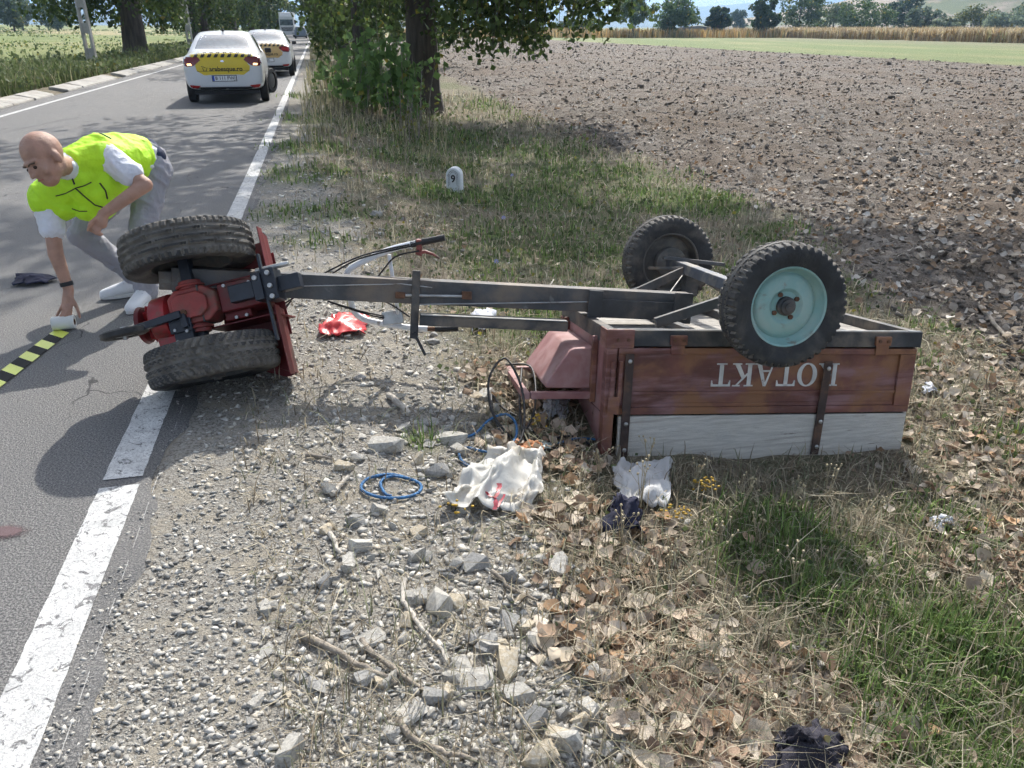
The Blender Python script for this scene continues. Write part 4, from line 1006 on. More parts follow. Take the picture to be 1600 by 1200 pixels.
# ------------------------------------------------------------------ overturned cart
CO = Vector((.43, 3.225, -.28)); CY, CP, CR = R_(8.4), R_(3.6), R_(-11.2)
CM = Matrix.Translation(CO) @ Matrix.Rotation(CY, 4, 'Z') @ Matrix.Rotation(CP, 4, 'Y') @ Matrix.Rotation(CR, 4, 'X')
CL, CH, CW = 1.62, .615, 1.0
cart = thing('overturned_cart', CO, 'overturned reddish brown two-wheeled cart lying upside down on the verge', 'cart')
M_CRED = mat('rusty_red_paint', (.15, .055, .042), .6, var=.3, scale=5, wear=((.27, .145, .145), 3.2, .54, .1, (.5, 1, 3.5)), wear2=((.25, .115, .055), 4.5, .53, .1), bump=.12, bscale=30)
M_CPINK = mat('faded_red_paint', (.29, .13, .125), .6, var=.2, scale=4, wear=((.38, .23, .22), 4, .52, .12), wear2=((.10, .05, .04), 7, .68, .05), bump=.1)
M_CDARK = mat('dark_strap', (.055, .034, .028), .65, var=.3, scale=10, wear=((.13, .07, .04), 9, .58, .1), bump=.2)
M_WOOD = mat('weathered_wood', (.54, .515, .465), .85, var=.12, scale=9, stretch=(1, 1, 9), wear=((.38, .35, .31), 4, .60, .10, (.5, 1, 14)), wear2=((.16, .135, .11), 16, .69, .03, (.35, 1, 4)), bump=.35, bscale=24)
M_WOOD2 = mat('floor_wood', (.33, .31, .28), .85, var=.25, scale=8, stretch=(.2, 1, 1), bump=.3)
M_LETTER = mat('white_lettering', (.62, .61, .58), .6, var=.15, scale=12, wear=((.28, .17, .15), 22, .66, .04))
def cp(name, m, build, parent=cart, bevel=.004, smooth=False):
    b = MB(CM); build(b); return b.build(name, m, parent, bevel=bevel, smooth=smooth)
# floor frame and planks (the underside faces up)
for (x0, x1, y0, y1) in ((0, CL, 0, .045), (0, CL, CW-.045, CW), (0, .045, .047, CW-.047), (CL-.045, CL, .047, CW-.047)):
    def fr(b, x0=x0, x1=x1, y0=y0, y1=y1): b.bx(x0, x1, y0, y1, CH-.078, CH)
    cp('frame_rail', M_BLACKM, fr)
for (x0, x1, y0, y1) in ((0.004, CL-.004, .010, .02), (.004, CL-.004, CW-.02, CW-.01)):
    cp('rail_lip', M_STEEL, lambda b: b.bx(x0, x1, y0, y1, CH+.0005, CH+.004), bevel=0)
for k in range(6):
    y0 = .05+k*.15; cp('floor_plank', M_WOOD2, lambda b: b.bx(.05, CL-.05, y0+.003, y0+.147, CH-.075, CH-.052), bevel=.003)
for x0 in (.42, .85, 1.22):
    cp('cross_member', M_BEAM, lambda b: b.bx(x0, x0+.045, .048, CW-.048, CH-.05, CH-.006))
# near side panel with pressed fields
def side_panel(b, y, sg):
    x0, x1, z0, z1 = .055, CL-.02, .205, CH-.085
    b.bx(x0, x1, min(y, y+sg*.004), max(y, y+sg*.004), z0, z1)
    d = -sg*.014
    def pr(xa, xb, za, zb, t=d): b.bx(xa, xb, min(y, y+t), max(y, y+t), za, zb)
    pr(x0, x1, z1-.028, z1); pr(x0, x1, z0, z0+.035); pr(x0, x0+.035, z0+.036, z1-.029); pr(x1-.085, x1, z0+.036, z1-.029)
    pr(x0+.036, x1-.086, z0+.098, z0+.112, d*.75)
    pr(x0+.036, x1-.086, z0+.036, z0+.055, d*.4)
sp = cp('side_panel', M_CRED, lambda b: side_panel(b, 0.012, 1), bevel=.004)
cp('side_panel', M_CRED, lambda b: side_panel(b, CW-.012, -1), bevel=.004)
# weathered extension boards (a gap of a few millimetres to the panels)
for nm, q in (('extension_board', (.075, CL-.03, -.004, .018, -.03, .197)), ('extension_board', (.075, CL-.03, CW-.018, CW+.004, .012, .197)), ('extension_board', (CL-.022, CL-.002, .03, CW-.03, .012, .197))):
    cp(nm, M_WOOD, lambda b: b.bx(*q), bevel=.003)
cp('tail_panel', M_CRED, lambda b: b.bx(CL-.018, CL-.004, .03, CW-.03, .205, CH-.082))
# corner posts
for (x, y) in ((0, 0), (0, CW-.05), (CL-.028, .0), (CL-.028, CW-.05)):
    if x == 0: cp('corner_post', M_CRED, lambda b: b.bx(x-.004, x+.048, y-.006, y+.054, .0, CH-.08))
# front wall: two faded sheets with seams
cp('front_panel', M_CPINK, lambda b: b.bx(.008, .02, .056, CW-.056, .20, CH-.08))
cp('front_panel', M_CPINK, lambda b: b.bx(.008, .02, .056, CW-.056, .0, .194))
cp('front_flange', M_CRED, lambda b: b.bx(-.022, .006, .185, .21, .22, CH-.06)); cp('front_flange', M_CRED, lambda b: b.bx(-.022, .006, .80, .825, .22, CH-.06))
cp('corner_bracket', M_CRED, lambda b: (b.bx(-.008, .125, -.012, -.0015, CH-.085, CH+.004), b.bx(-.012, -.0015, -.012, .10, CH-.085, CH+.004)))
for x0 in (.30, 1.36):
    h = cp('hinge', M_CRED, lambda b: (b.bx(x0, x0+.085, -.016, -.001, CH-.068, CH-.022), b.bx(x0+.008, x0+.077, -.012, -.002, CH-.115, CH-.066)))
    for dx in (.02, .065): cp('bolt', M_RUST, lambda b: b.cyl((x0+dx, -.016, CH-.045), (x0+dx, -.023, CH-.045), .008, 8), parent=h, bevel=0)
la = cp('latch', M_CRED, lambda b: (b.bx(.018, .036, -.022, -.007, .25, .47), b.bx(.056, .074, -.022, -.003, .27, .47), b.bx(.010, .066, -.026, -.0225, .215, .30)))
for dx in (.045, .095): cp('bolt', M_RUST, lambda b: b.cyl((dx, -.012, CH-.045), (dx, -.02, CH-.045), .008, 8), bevel=0)
# two vertical strap irons with bolts
for x0, x1, zt in ((.085, .085, .505), (1.085, 1.10, .47)):
    s_o = cp('strap_iron', M_CDARK, lambda b: b.prism([(x0, 0, -.01), (x0+.042, 0, -.01), (x1+.042, 0, zt), (x1, 0, zt)], (0, -.012, 0), (0, -.0045 if False else -.0045, 0)), bevel=.002)
    s_o.location = CM.to_3x3() @ Vector((0, -.006, 0))
    for z in (.035, .165, zt-.035):
        xx = x0+(x1-x0)*z/zt+.021; cp('bolt', M_STEEL, lambda b: b.ball((xx, -.0195, z), (.011, .007, .011), 10, 6), parent=s_o, bevel=0, smooth=True).location = (0, 0, 0)
# tool box on the front wall
def tb(b):
    pr = [(.004, .49), (-.10, .485), (-.125, .475), (-.245, .30), (-.24, .285), (.004, .28)]
    b.prism([(x, .22, z) for x, z in pr], (0, 0, 0), (0, .56, 0))
cp('tool_box', M_CPINK, tb, bevel=.012)
cp('step_frame', M_CPINK, lambda b: (b.bx(-.32, -.003, .19, .225, .235, .27), b.bx(-.36, -.325, .19, .82, .235, .27), b.bx(-.32, -.003, .785, .82, .235, .27)), bevel=.003)
# lettering, upside down as the cart lies
def letter_polys(ch):
    r = lambda a, b, c, d: [(a, b), (c, b), (c, d), (a, d)]
    if ch == 'T': return .86, [r(.34, 0, .52, 1), r(.20, 0, .66, .06), r(0, .91, .86, 1), [(0, .74), (.045, .74), (.10, .91), (0, .91)], [(.86, .74), (.815, .74), (.76, .91), (.86, .91)]]
    if ch == 'K': return .95, [r(.10, 0, .28, 1), r(0, 0, .40, .06), r(0, .94, .40, 1), [(.28, .40), (.28, .52), (.70, .96), (.80, .96)], [(.38, .56), (.52, .66), (.88, .03), (.66, .03)], r(.58, .94, .92, 1), r(.56, 0, .97, .06)]
    if ch == 'A': return .92, [[(.10, .03), (.17, .03), (.49, .98), (.40, 1)], [(.40, 1), (.52, 1), (.86, .03), (.66, .03)], r(.24, .30, .70, .37), r(0, 0, .28, .06), r(.54, 0, .96, .06)]
    if ch == 'R':
        out = [r(.10, 0, .28, 1), r(0, 0, .40, .06), r(0, .94, .34, 1), [(.34, .48), (.52, .50), (.90, .03), (.68, .03)], r(.66, 0, .95, .06)]
        n = 10
        for k in range(n):
            a0 = -math.pi/2+math.pi*k/n; a1 = -math.pi/2+math.pi*(k+1)/n
            out.append([(.32+.34*math.cos(a0), .73+.27*math.sin(a0)), (.32+.34*math.cos(a1), .73+.27*math.sin(a1)), (.32+.17*math.cos(a1), .73+.20*math.sin(a1)), (.32+.17*math.cos(a0), .73+.20*math.sin(a0))])
        return .92, out
    out = []; n = 28
    for k in range(n):
        a0 = 2*math.pi*k/n; a1 = 2*math.pi*(k+1)/n
        out.append([(.46+.46*math.cos(a0), .5+.52*math.sin(a0)), (.46+.46*math.cos(a1), .5+.52*math.sin(a1)), (.46+.26*math.cos(a1), .5+.45*math.sin(a1)), (.46+.26*math.cos(a0), .5+.45*math.sin(a0))])
    return .92, out
hgt = .115; xr = 1.195; ztop = .455; adv = 0
for ch in 'ROTAKT':
    w_, polys = letter_polys(ch); b = MB(CM); fw = hgt*1.0
    for po in polys:
        q = [(xr-(adv+u*1.0)*hgt, .0085, ztop-hgt*(1-v)*-1 if False else ztop-v*hgt) for u, v in po]
        b.prism(q, (0, 0, 0), (0, .002, 0))
    o = b.build('letter_'+ch.lower(), M_LETTER, sp); adv += w_*1.0+.07
# axle, arms and wheels
HN, HF = Vector((.735, -.205, CH+.155)), Vector((.715, CW+.235, CH+.235))
ax = (HF-HN).normalized()
M_AXLE = mat('axle_paint', (.085, .095, .115), .55, metal=.2, var=.25, scale=8, wear=((.24, .22, .19), 6, .6, .1), bump=.12)
cp('axle', M_AXLE, lambda b: b.bar(HN+ax*.05, HF-ax*.05, .062, .062), bevel=.006)
for nm, h, sg, tm, rm, dsh in (('wheel', HN, -1, M_RUB, M_TEAL, .012), ('wheel', HF, 1, M_RUB, M_DRIM, .012)):
    wd = (CM.to_3x3() @ (ax*sg)); o = wheel(cart, CM @ h, wd, .285, .165, .178, tm, rm, 'road', lugs=46, dish=dsh); 
    o['label'] = 'near wheel with teal painted rim' if sg < 0 else 'far wheel showing its dirty inner side'
for y in (.16, CW-.10):
    cp('trailing_arm', M_BEAM, lambda b: b.bar((.28, y, CH+.01), (.735, y, CH+.15+.08*y), .03, .05), bevel=.004)
    cp('axle_bracket', M_BLACKM, lambda b: b.bx(.70, .78, y-.035, y+.035, CH+.06, CH+.24), bevel=.005)
    cp('spring_bar', M_BEAM, lambda b: b.bar((.735, y, CH+.13+.08*y), (1.12, y, CH-.004), .035, .02), bevel=.003)
cp('brake_lever', M_BEAM, lambda b: (b.bar((.62, CW+.04, CH+.27), (.98, CW-.02, CH+.24), .03, .022), b.bar((.56, CW+.12, CH+.2), (.70, CW-.12, CH+.22), .018, .018)), bevel=.003)
cp('brake_drum', M_DRIM, lambda b: b.cyl(HF-ax*.075, HF-ax*.025, .095, 24), bevel=.006)
cp('brake_rod', M_STEEL, lambda b: (b.tube([(-.9, .43, CH+.05), (0, .43, CH+.075), (.45, .5, CH+.09), (.70, CW-.1, CH+.19)], .004, 6), b.tube([(.2, .9, CH+.03), (.66, CW+.02, CH+.16), (.74, CW+.06, CH+.2)], .003, 5)), bevel=0)
# drawbar
YB = .50
CM0 = CM; CM = CM @ Matrix.Translation((.55, 0, CH)) @ Matrix.Rotation(R_(2.0), 4, 'Y') @ Matrix.Translation((-.55, 0, -CH))
db = cp('drawbar', M_BEAM, lambda b: b.bx(-2.03, .58, YB-.06, YB+.06, CH+.002, CH+.122), bevel=.006)
cp('side_plate', M_BLACKM, lambda b: b.bx(.02, .56, YB-.085, YB-.062, CH-.02, CH+.075), parent=db)
cp('pivot_plate', M_BLACKM, lambda b: b.bx(.46, .56, YB-.105, YB-.087, CH-.03, CH+.13), parent=db); cp('clamp_plate', M_BLACKM, lambda b: b.bx(.0, .075, YB-.10, YB-.087, CH-.02, CH+.12), parent=db)
cp('bolt', M_STEEL, lambda b: b.cyl((.51, YB-.105, CH+.01), (.51, YB-.135, CH+.01), .019, 6), parent=db, bevel=.003)
cp('coupling_tube', M_BEAM, lambda b: (b.cyl((-1.98, YB-.02, CH-.012), (-1.62, YB-.02, CH-.012), .024, 16), b.bx(-2.09, -2.0, YB-.045, YB+.045, CH+.012, CH+.10)), parent=db, smooth=False)
cp('foot_rest', M_BLACKM, lambda b: (b.bx(-.86, -.12, YB-.19, YB-.165, CH-.085, CH-.04), b.bx(-.86, -.12, YB-.19, YB-.09, CH-.0395, CH-.034)), parent=db, bevel=.002)
cp('foot_rest_edge', M_STEEL, lambda b: b.bx(-.855, -.125, YB-.188, YB-.12, CH-.0335, CH-.0305), parent=db, bevel=0)
cp('prop_stand', M_BLACKM, lambda b: (b.bx(-.90, -.86, YB-.082, YB-.062, CH-.17, CH+.17), b.bar((-.88, YB-.09, CH-.14), (-.82, YB-.09, CH-.25), .02, .014)), parent=db, bevel=.003)
cp('cable', M_STEEL, lambda b: (b.tube([(-1.95, YB-.064, CH+.03), (-1.5, YB-.07, CH+.06), (-.95, YB-.07, CH+.10), (-.8, YB-.07, CH+.09)], .0028, 5), b.tube([(-.95, YB-.075, CH+.045), (-.62, YB-.075, CH+.055)], .007, 8)), parent=db, bevel=0)
cp('cable_clamp', M_RUST, lambda b: (b.bx(-.65, -.60, YB-.088, YB-.0625, CH+.04, CH+.08), b.bx(-.98, -.93, YB-.088, YB-.0625, CH+.03, CH+.06)), parent=db, bevel=.004)
CM = CM0
# ------------------------------------------------------------------ two-wheel tractor lying on its side
W0, W1 = Vector((-1.415, 3.36, .165)), Vector((-1.535, 3.575, .635))
ew = (W1-W0).normalized(); el = Vector((.97, .05, .2)); el = (el-ew*el.dot(ew)).normalized(); en = el.cross(ew)
TMID = (W0+W1)/2; TM = Matrix((el, ew, en)).transposed().to_4x4(); TM.translation = TMID
HALF = (W1-W0).length/2
trac = thing('walking_tractor', Vector((TMID.x, TMID.y, 0)), 'red two-wheel walking tractor tipped on its side at the road edge', 'tractor')
M_TRED = mat('tractor_red', (.48, .035, .04), .38, var=.15, scale=6, wear=((.17, .09, .06), 9, .64, .09), wear2=((.24, .018, .02), 3, .55, .15), coat=.15, bump=.05)
M_TDRED = mat('fender_red', (.17, .018, .02), .5, var=.2, scale=5, wear=((.10, .05, .04), 5, .58, .12), bump=.06)
M_CASE = mat('oily_gear_case', (.32, .05, .042), .55, var=.25, scale=9, wear=((.13, .085, .06), 6, .55, .12), bump=.12)
M_BMET = mat('blue_black_metal', (.018, .023, .034), .42, var=.25, scale=9, wear=((.16, .14, .12), 7, .68, .08), bump=.08)
M_WHITE = mat('white_tube_paint', (.78, .79, .80), .35, var=.08, scale=6, wear=((.35, .30, .25), 9, .68, .05))
M_GRIP = mat('grip_rubber', (.02, .02, .022), .6, var=.2, scale=20, bump=.3, bscale=120)
M_RPLAST = mat('red_plastic', (.60, .03, .03), .35, var=.1, scale=5, wear=((.35, .12, .09), 9, .68, .06), translucent=.12)
def tp(name, m, build, parent=trac, bevel=.006, smooth=False):
    b = MB(TM); build(b); return b.build(name, m, parent, bevel=bevel, smooth=smooth)
w = wheel(trac, W0, -ew, .305, .175, .185, M_RUB2, M_DRIM, 'vee', bolts=5, lugs=48, ref=el); w['label'] = 'lower wheel flat on the road'
w = wheel(trac, W1, ew, .305, .175, .185, M_RUB2, M_DRIM, 'rib', bolts=5, lugs=56, ref=el); w['label'] = 'upper wheel raised in the air'
for sg in (-1, 1):
    h = tp('axle_tube', M_BMET, lambda b: b.bx(-.055, -.003, min(sg*.10, sg*(HALF-.02)), max(sg*.10, sg*(HALF-.02)), -.03, .03))
    tp('axle_flange', M_CASE, lambda b: (b.cyl((-.03, sg*.075, 0), (-.03, sg*.125, 0), .052, 18), b.cyl((-.03, sg*.095, 0), (-.03, sg*.107, 0), .066, 18)), bevel=.004)
# gear case: chamfered eight-sided block with lid and side ears
def case(b):
    oc = [(-.13, -.05), (-.09, -.085), (.05, -.085), (.10, -.045), (.10, .045), (.05, .085), (-.09, .085), (-.13, .05)]
    b.prism([(x, y, -.09) for x, y in oc], (0, 0, 0), (0, 0, .155)); b.prism([(x*.72-.01, y*.72, .065) for x, y in oc], (0, 0, 0), (0, 0, .022))
gc = tp('gear_case', M_CASE, case, bevel=.01)
tp('drain_plug', M_RUST, lambda b: b.cyl((-.05, -.03, .087), (-.05, -.03, .1), .016, 6), parent=gc, bevel=.002)
tp('seam', M_BLACKM, lambda b: b.bx(.022, .03, -.088, .088, -.06, .068), parent=gc, bevel=.001)
rc = tp('rear_case', M_TDRED, lambda b: (b.bx(.10, .30, -.062, .075, -.16, .03), b.bx(.09, .22, -.10, -.055, -.12, -.02)), bevel=.01)
for (x, y) in ((.14, .06), (.2, -.09), (.26, .05), (.15, -.09)): tp('bolt', M_STEEL, lambda b: b.cyl((x, y, .03 if y > 0 else -.02), (x, y, .042 if y > 0 else -.006), .009, 6), parent=rc, bevel=.001)
# engine with shroud and ribbed starter cover
def eng(b):
    n = 20
    for (x0, x1, r0, r1) in ((-.135, -.155, .09, .118), (-.155, -.235, .118, .112), (-.235, -.25, .112, .09)):
        b.lathe([(r0, 0), (r1, x0-x1)], n, Matrix.Translation((x0, -.02, -.05)) @ Matrix.Rotation(-math.pi/2, 4, 'Y'))
    b.bx(-.235, -.10, -.20, -.03, -.15, .02)
en_o = tp('engine_shroud', M_TRED, eng, bevel=.012)
def rec(b):
    b.lathe([(.001, 0), (.062, .0), (.086, -.012), (.092, -.03)], 24, Matrix.Translation((-.285, -.02, -.05)) @ Matrix.Rotation(-math.pi/2, 4, 'Y') @ Matrix.Scale(-1, 4, (0, 0, 1)))
so = tp('starter_cover', M_TDRED, rec, parent=en_o, bevel=0, smooth=True)
for k in range(12):
    a = k*2*math.pi/12; tp('cooling_rib', M_TRED, lambda b: b.bar((-.288, -.02+.03*math.cos(a), -.05+.03*math.sin(a)), (-.262, -.02+.09*math.cos(a), -.05+.09*math.sin(a)), .008, .014, up=(1, 0, 0)), parent=so, bevel=0)
tp('muffler', M_BLACKM, lambda b: b.cyl((-.20, -.225, -.12), (-.11, -.225, -.12), .035, 16), bevel=.006)
tp('fuel_cap', M_STEEL, lambda b: b.cyl((-.14, -.21, .0), (-.14, -.235, .02), .018, 12), bevel=.003)
# bracket plates, support arm and small jockey wheel
bp = tp('bracket_plate', M_BMET, lambda b: (b.bx(-.125, -.035, -.175, -.03, .03, .075), b.bx(-.135, -.03, -.115, -.045, .076, .086)), bevel=.004)
for (x, y) in ((-.11, -.155), (-.055, -.16), (-.055, -.115), (-.11, -.10)): tp('bolt', M_STEEL, lambda b: b.cyl((x, y, .075), (x, y, .092), .008, 6), parent=bp, bevel=.001)
tp('support_arm', M_BMET, lambda b: (b.bar((-.06, -.035, .10), (-.30, -.055, .10), .035, .03), b.bar((-.06, -.035, .088), (-.05, -.10, .09), .03, .03)), bevel=.004)
jm = Matrix.Translation((-.34, -.06, .10)) @ Matrix.Rotation(R_(94), 4, 'X')
jw = tp('jockey_wheel', M_RUB2, lambda b: b.lathe([(.055, -.018), (.09, -.018), (.105, -.010), (.105, .010), (.09, .018), (.055, .018)], 36, jm, close=True), bevel=0, smooth=True)
tp('jockey_rim', M_STEEL, lambda b: (b.lathe([(.001, -.012), (.056, -.012), (.056, .012), (.001, .012)], 28, jm), b.lathe([(.001, -.03), (.012, -.03), (.012, .03), (.001, .03)], 12, jm)), parent=jw, bevel=0)
# fenders: plate behind the wheels and flared rear flange
def fend(b):
    pts = [(-.05, -.335), (.12, -.34), (.25, -.30), (.315, -.21), (.335, -.08)]
    for sg in (-1, 1):
        for (x0, z0), (x1, z1) in zip(pts[:-1], pts[1:]):
            y0, y1 = (.075, .30) if sg > 0 else (-.40, -.075)
            b.add([(x0, y0, z0), (x0, y1, z0), (x1, y1, z1), (x1, y0, z1), (x0+.004, y0, z0+.004), (x0+.004, y1, z0+.004), (x1-.004, y1, z1+.001), (x1-.004, y0, z1+.001)],
                  [(0, 1, 2, 3), (7, 6, 5, 4), (0, 4, 5, 1), (1, 5, 6, 2), (2, 6, 7, 3), (3, 7, 4, 0)])
tp('mudguard', M_TDRED, fend, bevel=0)
tp('mudguard_flange', M_TDRED, lambda b: (b.bx(.336, .341, .07, .31, -.079, -.02), b.bx(.336, .341, -.41, -.07, -.079, -.01)), bevel=.002)
tp('back_plate', M_TDRED, lambda b: b.bx(.0, .325, -.20, .22, -.235, -.229), bevel=.002)
tp('inner_fender', M_TDRED, lambda b: (b.bx(.0, .34, .085, .092, -.30, -.02), b.bx(.0, .34, -.115, -.108, -.30, -.02)), bevel=.002)
# hitch
hi = tp('hitch', M_BMET, lambda b: (b.bx(.17, .29, -.035, .045, .02, .08), b.bx(.29, .335, -.055, .075, -.04, .09), b.bx(.345, .40, -.065, .085, -.03, .085)), bevel=.005)
for (x, y) in ((.373, .06), (.373, .0), (.373, -.05), (.31, .05)): tp('bolt', M_STEEL, lambda b: b.cyl((x, y, .085), (x, y, .10), .012, 8), parent=hi, bevel=.002)
tp('hitch_rod', M_STEEL, lambda b: b.cyl((.30, .095, .02), (.46, .095, .02), .012, 10), parent=hi, bevel=.002)
tp('hitch_strap', M_BMET, lambda b: (b.bx(.335, .347, -.25, .16, .05, .075),), parent=hi, bevel=.002)
tp('tow_tongue', M_BMET, lambda b: b.bx(.40, .50, -.03, .04, -.01, .05), parent=hi, bevel=.003)
# handlebar: two white tubes joined by struts, black grips, red lever
hb_y = 3.86
def hp(px, py, y=hb_y): return Y(px, py, y)
def smooth_path(pts, k=6):
    out = []; n = len(pts)
    for i in range(n-1):
        p0, p1, p2, p3 = pts[max(i-1, 0)], pts[i], pts[i+1], pts[min(i+2, n-1)]
        for j in range(k):
            t = j/k; out.append(.5*((2*p1)+(p2-p0)*t+(2*p0-5*p1+4*p2-p3)*t*t+(3*p1-p0-3*p2+p3)*t**3))
    return out+[pts[-1]]
up = [hp(550, 478), hp(545, 450), hp(542, 430), hp(550, 418), hp(575, 405), hp(610, 390), hp(650, 380)]
lo = [hp(546, 455), hp(549, 475), hp(556, 490), hp(570, 499), hp(600, 506), hp(640, 512), hp(668, 514)]
hb = MB().tube(smooth_path(up), .0165, 12).build('handlebar', M_WHITE, trac, smooth=True, angle=60)
hb2 = MB().tube(smooth_path(lo), .0165, 12).build('handlebar', M_WHITE, trac, smooth=True, angle=60)
MB().tube([hp(608, 398), hp(616, 450), hp(625, 508)], .0105, 10).build('handlebar_strut', M_WHITE, trac, smooth=True, angle=60)
MB().bar(hp(598, 498), hp(630, 494), .07, .028, up=(0, -1, .3)).build('control_plate', M_STEEL, trac, bevel=.003)
MB().tube([hp(642, 382), hp(665, 377), hp(695, 371)], .017, 14).build('grip', M_GRIP, hb, smooth=True, angle=60)
MB().tube([hp(680, 514), hp(698, 514), hp(716, 513)], .016, 14).build('grip', M_GRIP, hb2, smooth=True, angle=60)
MB().tube([hp(666, 514), hp(682, 514)], .012, 10).build('rusty_tube', M_RUST, hb2, smooth=True, angle=60)
M_LEVER = mat('faded_red_lever', (.24, .06, .05), .5, var=.2, scale=20, wear=((.13, .07, .05), 20, .6, .1))
MB().box(hp(655, 382), (.03, .03, .055)).build('lever_clamp', M_LEVER, hb, bevel=.005)
MB().tube([hp(652, 396), hp(664, 393), hp(676, 397), hp(687, 404)], [.011, .009, .007, .006], 8).build('clutch_lever', M_LEVER, hb, smooth=True, angle=60)
MB().tube([hp(650, 393), hp(660, 396)], .016, 8).build('clutch_lever', M_LEVER, hb, smooth=True, angle=60)
for pts in ([(430, 478), (470, 448), (520, 420), (570, 398), (640, 382)], [(432, 482), (500, 440), (560, 405), (645, 384)], [(512, 470), (560, 485), (600, 494)], [(516, 472), (570, 490), (600, 497)], [(575, 455), (600, 420), (620, 400), (655, 392)],
            [(412, 478), (425, 495), (445, 480), (455, 470)], [(405, 485), (418, 498), (440, 488), (452, 474)], [(590, 466), (615, 478), (640, 495)]):
    MB().tube(smooth_path([hp(a, b, hb_y-.02) for a, b in pts]), .0045, 6).build('control_cable', M_GRIP, trac, smooth=True, angle=60)
# ------------------------------------------------------------------ cars
M_GLASS = mat('car_glass', (.10, .125, .14), .05, var=.5, scale=2.2, spec=1.0, coat=1.0)  # base colour lightened to stand in for bright sky reflected in the glass
M_TRIM = mat('black_trim', (.018, .018, .02), .6, var=.2, scale=8)
M_LAMP = mat('tail_lamp', (.16, .012, .014), .2, var=.15, scale=8, coat=.5)
M_REFL = mat('reflector_red', (.36, .02, .02), .25, var=.1, scale=8)
M_GLOW = mat('lit_lamp', (.9, .55, .25), .3, emis=((1., .62, .25), 2.2))
M_PLATE = mat('number_plate', (.72, .73, .75), .4, var=.05)
M_PBLUE = mat('plate_blue', (.03, .08, .42), .4, var=.05)
M_INK = mat('black_ink', (.015, .015, .017), .6, var=.1)
M_CHROME = mat('chrome', (.7, .7, .7), .2, metal=1, var=.05)
M_CWHITE = mat('white_car_paint', (.60, .62, .64), .28, var=.03, scale=2, coat=.5)
M_CYEL = mat('yellow_film', (.66, .49, .035), .4, var=.05, scale=3)
M_CORG = mat('amber_film', (.60, .40, .16), .4, var=.05, scale=3)
M_CTYRE = mat('car_tyre', (.02, .02, .021), .8, var=.2)
M_DARKRIM = mat('dark_wheel_cover', (.035, .036, .038), .5, var=.2)
M_RIMS = mat('wheel_cover', (.40, .41, .42), .35, metal=.6, var=.1)

def car_sections(kind='sedan'):
    if kind == 'sedan':
        return [(0.00, .42, .80, .66, .58), (.03, .34, .98, .80, .66), (.12, .29, 1.085, .852, .70), (.40, .28, 1.11, .87, .715), (.62, .28, 1.125, .872, .70), (.95, .28, 1.31, .872, .64), (1.32, .27, 1.475, .872, .59), (1.9, .27, 1.525, .872, .585), (2.5, .27, 1.475, .872, .59),
                (2.95, .27, 1.25, .868, .66), (3.33, .27, 1.02, .865, .74), (3.9, .28, .93, .85, .72), (4.2, .32, .80, .79, .62), (4.34, .40, .66, .64, .5)]
    return [(0.00, .42, 1.1, .70, .55), (.04, .34, 1.45, .82, .60), (.14, .30, 1.62, .87, .62), (.6, .29, 1.69, .88, .64), (1.4, .28, 1.70, .88, .64), (2.2, .28, 1.64, .88, .63), (2.75, .28, 1.36, .88, .70), (3.15, .28, 1.10, .87, .76), (3.8, .30, 1.0, .85, .7), (4.1, .34, .86, .78, .6), (4.22, .42, .7, .62, .5)]
